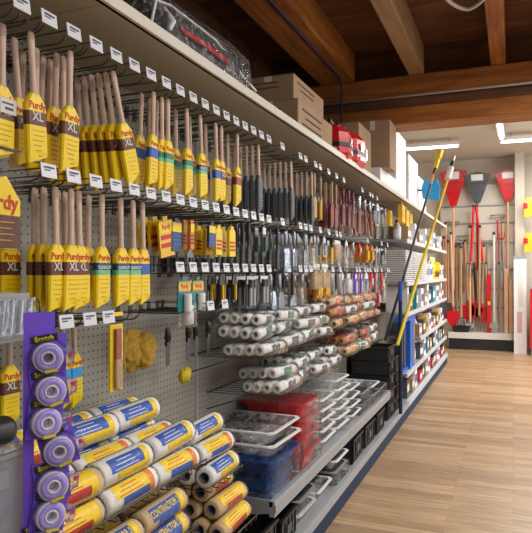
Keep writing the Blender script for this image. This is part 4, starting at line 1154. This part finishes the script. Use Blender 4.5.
# ------------------------------------------------------------ the blue frame and the poles
t = empty('blue_rack', (-1.02, 6.22, .4115)); tag(t, 'bright blue stand with wide uprights on the low far shelf', 'rack')
zt = .50
MB().b(-.03, .03, -.30, -.24, 0, zt).build('upright', 'kick', t)
MB().b(-.03, .05, .12, .42, 0, zt).build('upright', 'brightblue', t)
MB().b(-.035, .052, -.30, .42, zt, zt + .05).build('top_bar', 'brightblue', t)
MB().b(-.03, .03, -.24, .12, 0, .03).build('foot_bar', 'brightblue', t)
for yy in (-.15, .02): MB().b(.0, .012, yy - .05, yy + .05, .04, zt - .03).build('hanging_sheet', 'dgrey', t)
MB().b(.05, .054, .3, .41, .05, .45).build('sign_panel', 'silver', t)
def pole(name, lab, p, q, r, segs, cat='pole'):
    """segs: list of (from, to, radius factor, material, part name)"""
    t = empty(name, p); P, Q = Vector(p), Vector(q); d = Q - P
    for a, b, k, mt, pn in segs: MB().cyl(d * a, d * b, r * k, n=12).build(pn, mt, t)
    tag(t, lab, cat, None); return t
def P3(px, py, Y):
    x, z = hit_Y(px, py, Y); return (x, Y, z)
q = P3(455, 156, 6.05); p = (-.90, 5.05, .17)
p = P3(397, 345, 4.95)
pole('extension_pole', 'yellow extension pole with white joint and black tip, leaning by the far shelves', p, q, .014,
     [(0, .55, 1, 'logo_y', 'outer_tube'), (.55, .88, .8, 'yel2', 'inner_tube'), (.86, .93, 1.9, 'white', 'joint'), (.93, .965, 1.5, 'black', 'collar'), (.965, 1.0, .7, 'chrome', 'tip')])
q = P3(441, 150, 6.3); p = P3(385, 340, 5.3)
t = pole('extension_pole', 'dark telescopic pole with orange and yellow end, crossing the yellow pole', (p[0], p[1], p[2]), q, .012,
     [(0, .3, 1, 'kick', 'foot_tube'), (.3, .80, 1, 'dgrey', 'lower_tube'), (.80, .9, .9, 'orange', 'upper_tube'), (.86, .89, 1.4, 'black', 'collar'), (.89, .95, 1.8, 'yel', 'clamp'), (.95, 1, 2.4, 'yel', 'head')])
p = (-.915, 5.42, .157); q = (-.905, 5.36, 1.32)
pole('broom_handle', 'dark blue pole standing before the blue stand', p, q, .016, [(0, .85, 1, 'kick', 'tube'), (.85, 1.0, 1.2, 'blue', 'grip')])
# blue duster head on a black pole on the top shelf
Yd, zd = hit_D(430, 188, .95)
t = empty('dustpan', (-.80, 6.9, ZT + .10)); tag(t, 'bright blue dustpan sticking out from the top shelf', 'dustpan')
x, z = hit_Y(431, 190, 6.9); t.location = (x, 6.9, z)
MB().prism([(-.085, -.09), (.085, -.12), (.10, .03), (.07, .11), (-.07, .12), (-.10, .02)], -.015, .015, axis='Y').build('pan', 'skyblue', t)
MB().pipe([(-.09, 0, .0), (-.22, 0, .02), (-.36, 0, .045)], .010, 8).build('handle', 'black', t)

# ------------------------------------------------------------ far tool wall
YE = 11.6
t = empty('tool_display', (-.55, YE, 0)); tag(t, 'cream slatted tool display with dark plinth at the aisle end', 'display')
def td(name, mb, mt):
    o = mb.build(name, mt, t); o.location = (.55, -YE, 0)
td('back_panel', MB().b(-1.25, .06, YE + .25, YE + .30, .0, 3.0), 'cream')
for z in (.75, 1.1, 1.45, 1.93, 2.29, 2.61): td('rail', MB().b(-1.24, .05, YE + .235, YE + .25, z - .010, z + .010).b(-1.24, .05, YE + .228, YE + .235, z, z + .014), 'grey')
td('plinth', MB().b(-1.08, .02, YE - .02, YE + .25, 0, .2), 'black')
td('deck', MB().b(-1.09, .03, YE - .04, YE + .25, .2, .31), 'offwhite')
def X(px): return hit_Y(px, 272, YE)[0]
def Zp(px, py): return hit_Y(px, py, YE)[1]
# leaf rakes, heads up
def leaf_rake(px, y0, y1, w, headm, handm, hz, lab, two=False):
    x = X(px); zt, zb = Zp(px, y0), Zp(px, y1)
    t = empty('leaf_rake', (x, YE + .10, zb)); tag(t, lab, 'rake', 'leaf rakes on the tool display')
    h = zt - zb; m = MB(); n = 15
    for i in range(n):
        k = i / (n - 1) - .5
        a, b = Vector((k * w * .22, 0, (1 - abs(k) * 2) * -.02)), Vector((k * w, -.01, h - abs(k) * .10))
        m.add([a + Vector((-.004, 0, 0)), a + Vector((.004, 0, 0)), b + Vector((w / n * .42, 0, 0)), b + Vector((-w / n * .42, 0, 0)),
               a + Vector((-.006, .006, 0)), a + Vector((.006, .006, 0)), b + Vector((w / n * .42, .006, 0)), b + Vector((-w / n * .42, .006, 0))],
              [(0, 1, 2, 3), (7, 6, 5, 4), (0, 4, 5, 1), (1, 5, 6, 2), (2, 6, 7, 3), (3, 7, 4, 0)])
        m.pipe([b, b + Vector((0, -.05, .01))], .004, 4)
    m.build('tines', headm, t)
    MB().b(-w * .30, w * .30, -.004, .010, h * .60, h * .66).b(-w * .18, w * .18, -.004, .010, h * .36, h * .41).build('brace', headm, t)
    MB().b(-w * .22, w * .22, -.016, -.008, h * .72, h * .92).build('label_card', 'white', t)
    MB().cyl((0, 0, .04), (0, 0, -.06), .02, .016, n=10).build('socket', headm, t)
    MB().cyl((0, .0, -.04), (.0, .03, -hz), .020, n=10).build('handle', handm, t)
leaf_rake(453, 168, 205, .47, 'redplastic', 'ash', 1.55, 'red leaf rake with wood handle, partly behind the yellow pole')
leaf_rake(477, 171, 202, .46, 'dgrey', 'redplastic', 1.2, 'black leaf rake with red handle in the middle of the display')
leaf_rake(508, 169, 199, .42, 'redplastic', 'ash', 1.45, 'red leaf rake with orange wood handle by the white post')
def rod(name, px0, py0, px1, py1, r, mt, lab, y=YE + .12, cat='tool', head=None, group='long-handled tools on the display'):
    p0 = (*[0] * 0,); x0, z0 = hit_Y(px0, py0, y); x1, z1 = hit_Y(px1, py1, y)
    t = empty(name, (x1, y, z1)); d = Vector((x0 - x1, 0, z0 - z1))
    MB().cyl((0, 0, 0), d, r, n=10).build('handle', mt, t)
    MB().cyl(d * .97, d * 1.0, r * 1.3, n=10).build('grip', 'black' if mt != 'black' else 'redplastic', t)
    if head: head(t)
    tag(t, lab, cat, group)
def h_shovel(mt):
    def f(t):
        prof = [(-.10, -.05), (.10, -.05), (.115, -.18), (.06, -.30), (0, -.33), (-.06, -.30), (-.115, -.18)]
        m = MB(); n = len(prof)
        m.prism(prof, -.03, -.018, axis='Y'); m.build('blade', mt, t)
        MB().cyl((0, 0, .03), (0, -.02, -.14), .022, .012, n=8).build('socket', mt, t)
    return f
def h_hoe(mt):
    def f(t):
        MB().prism([(-.08, -.10), (.08, -.10), (.07, -.02), (-.07, -.02)], -.06, -.05, axis='Y').build('blade', mt, t)
        MB().pipe([(0, 0, .02), (0, -.03, -.01), (0, -.055, -.05)], .009, 8).build('neck', mt, t)
    return f
def h_rake(mt):
    def f(t):
        m = MB().box((0, -.03, -.02), (.36, .02, .02))
        for i in range(12): m.pipe([(-.17 + i * .031, -.03, -.02), (-.17 + i * .031, -.09, -.03)], .005, 5)
        m.pipe([(-.17, -.03, -.02), (-.11, -.01, .05), (0, 0, .07)], .006, 6).pipe([(.17, -.03, -.02), (.11, -.01, .05), (0, 0, .07)], .006, 6)
        m.build('head', mt, t)
    return f
def h_fork(mt):
    def f(t):
        m = MB().box((0, 0, -.03), (.16, .02, .02))
        for i in range(4): m.pipe([(-.075 + i * .05, 0, -.03), (-.075 + i * .05, -.02, -.26)], .006, 5)
        m.build('tines', mt, t)
    return f
# handles down-hanging, head low
for i, (a, b, c, d, mt, hd, nm, lab) in enumerate([
    (446, 222, 446, 300, 'ash', h_shovel('dgrey'), 'shovel', 'wood-handled shovel at the far left of the display'),
    (451, 232, 453, 308, 'ash', h_shovel('redplastic'), 'shovel', 'wood-handled shovel with red blade near the far shelves'),
    (456, 245, 457, 325, 'handle2', h_hoe('dgrey'), 'hoe', 'dull wood-handled hoe beside the red shovel'),
    (461, 246, 461, 318, 'handle2', h_fork('grey'), 'garden_fork', 'dull wood-handled garden fork above the black tray'),
    (465, 240, 468, 302, 'ash', h_shovel('redplastic'), 'shovel', 'wood-handled shovel with red blade at the middle of the display'),
    (470, 225, 470, 322, 'ash', h_hoe('grey'), 'hoe', 'orange wood-handled hoe at the middle of the display'),
    (474, 262, 476, 300, 'black', h_shovel('redplastic'), 'spade', 'short spade with red blade under the red poles'),
    (480, 225, 479, 316, 'handle2', h_fork('dgrey'), 'garden_fork', 'garden fork behind the red poles'),
    (484, 245, 482, 305, 'ash', h_shovel('redplastic'), 'spade', 'spade with red blade next to the upright red level'),
    (494, 232, 494, 322, 'offwhite', h_hoe('grey'), 'hoe', 'pale-handled hoe right of the red level'),
    (508, 265, 508, 330, 'ash', h_hoe('grey'), 'hoe', 'wood-handled hoe beside the white tube')]):
    rod(nm, a, b, c, d, .018 + .003 * (i % 2), mt, lab, YE + (.05 if i % 2 else .14), nm.replace('_', ' '), hd)
for i, (px, py, lab) in enumerate(((452, 222, 'bow rake head with dark bar at the top left rail'), (464, 236, 'bow rake with upward bow beside the orange hoe'), (498, 215, 'bow rake with wide bow below the red rake'), (453, 243, 'bow rake on the third rail behind the poles'), (487, 241, 'bow rake on the third rail right of the red poles'))):
    x, z = hit_Y(px, py, YE + .18); t = empty('bow_rake', (x, YE + .18, z))
    m = MB().box((0, 0, 0), (.26, .02, .016)); 
    for k in range(10): m.pipe([(-.12 + k * .0267, 0, 0), (-.12 + k * .0267, -.07, .0)], .004, 4)
    m.pipe([(-.12, 0, 0), (-.09, 0, -.07), (0, 0, -.10)], .006, 5).pipe([(.12, 0, 0), (.09, 0, -.07), (0, 0, -.10)], .006, 5).build('head', 'dgrey', t)
    MB().cyl((0, 0, -.09), (0, .02, -.95), .013, n=8).build('handle', ['ash', 'handle2', 'redplastic', 'ash', 'handle2'][i], t)
    tag(t, lab, 'rake', 'bow rakes on the tool display')
for i, (px, y0, y1, mt) in enumerate(((444, 236, 322, 'ash'), (448, 240, 318, 'ash'), (459, 244, 300, 'handle2'), (464, 243, 290, 'handle2'), (467, 262, 330, 'ash'), (473, 270, 331, 'ash'), (477, 268, 318, 'handle2'), (486, 262, 330, 'ash'), (499, 262, 331, 'handle2'), (503, 222, 262, 'ash'))):
    rod('broom_handle', px, y0, px + .5, y1, .019, mt, f'plain wooden broom handle hanging between the tools, {nth(i + 1)} counted from the far shelves', YE + .17, 'broom handle', None, 'broom handles on the display')
# two crossed red handles
for i, (a, c) in enumerate(((474, 471), (476, 483))):
    rod('red_pole', a, 205, c, 262, .022, 'redplastic', ('straight' if i == 0 else 'slanting') + ' red pole with black foot under the black leaf rake', YE + .02 + .04 * i, 'pole', h_fork('dgrey'))
# red level, black tray, small tools, wood posts, white tube
x, z = hit_Y(489, 337, YE + .06)
o = MB().b(-.035, .035, -.015, .015, 0, 1.05).build('spirit_level', 'redplastic'); o.location = (x, YE + .06, .311)
tag(o, 'red spirit level standing upright on the display deck', 'level')
MB().b(-.02, .02, -.018, -.015, .5, .56).build('vial', 'logo_y', o)
t = empty('black_tray', (X(461), YE + .06, .311)); tag(t, 'black plastic tray on the display deck', 'tray')
MB().rings([ring_box(.20, .26, 0), ring_box(.24, .34, .12)], 0, False, False).add(ring_box(.20, .26, 0.002), [tuple(range(8))]).build('basin', 'black', t)
MB().rings([ring_box(.24, .34, .12), ring_box(.26, .36, .12), ring_box(.26, .36, .11)], 0, False, False).build('rim', 'black', t)
t.rotation_euler = (0, 0, 0)
for i, px in enumerate((497, 500, 503)):
    rod('garden_cane', px, 238, px + .6, 292, .008, 'grey', f'thin grey cane hanging right of the level, {nth(i + 1)} of three', YE + .12, 'cane', None, 'thin canes on the display')
for i, px in enumerate((506, 511)):
    x, z = hit_Y(px, 335, YE + .05)
    o = MB().b(-.03, .03, -.02, .02, 0, 1.15 - .2 * i).build('wooden_stake', 'ash'); o.location = (x, YE + .05, .311); tag(o, ('long', 'short')[i] + ' wooden stake standing on the display deck', 'stake', 'stakes on the display deck')
x, z = hit_Y(502, 240, YE + .1)
t = empty('pruning_shears', (x, YE + .14, z)); tag(t, 'red and grey pruning shears hanging beside the orange handle', 'shears')
MB().prism([(-.01, 0), (.01, 0), (.03, -.14), (0, -.17)], -.006, .006, axis='Y').build('blade', 'grey', t)
for s in (-1, 1): MB().pipe([(0, 0, 0), (s * .04, 0, .05), (s * .045, 0, .13)], .012, 6).build('handle', 'redplastic', t)
# cream post and the white tube
tag(MB().b(.045, .20, YE - .02, YE + .34, 0, 3.5).build('trim_1', 'cream'), None, kind='structure')
xt, _ = hit_Y(520, 300, YE - .25)
t = empty('white_tube_box', (xt, YE - .22, 0)); tag(t, 'tall white carton standing against the cream post', 'carton')
MB().b(-.10, .10, -.07, .07, 0, 1.62).build('body', 'white', t)
MB().b(-.05, .03, -.0712, -.07, .36, .72).build('red_print', 'pinkish', t); MB().b(-.03, .05, -.0714, -.07, .8, 1.5).build('grey_print', 'offwhite', t)
MB().b(-.102, .102, -.072, .072, 1.62, 1.68).build('lid', 'grey', t)
# right-hand display corner
t = empty('orange_cabinet', (.44, 11.2, 0)); tag(t, 'orange-red display cabinet at the right edge', 'cabinet')
MB().b(-.16, .5, -.1, .4, .12, 1.12).build('body', 'orange', t); MB().b(-.17, -.13, -.11, -.1, .12, 1.12).build('edge_trim', 'redplastic', t)
MB().b(-.15, .5, -.09, .4, 0, .12).build('plinth', 'grey', t); MB().b(-.17, .51, -.12, .4, 1.12, 1.15).build('top', 'grey', t)
for i, (px, py, lab) in enumerate(((529, 205, 'yellow glove pack hanging high at the right edge'), (529, 240, 'yellow glove pack hanging lower at the right edge'))):
    x, z = hit_Y(px, py, 11.4); t = empty('glove_pack', (x + .02, 11.4, z)); tag(t, lab, 'glove pack', 'glove packs at the right edge')
    MB().rings([ring_box(.06, .12, .22 - .1), ring_box(.08, .2, .05), ring_box(.08, .22, -.2)], 0, False).build('glove', 'yel2', t)
    MB().b(-.11, -.04, -.05, -.04, -.06, .03).build('red_patch', 'redplastic', t)
    MB().pipe([(0, 0, .12), (0, .3, .15)], .006, 6).build('hang_loop', 'wire', t)
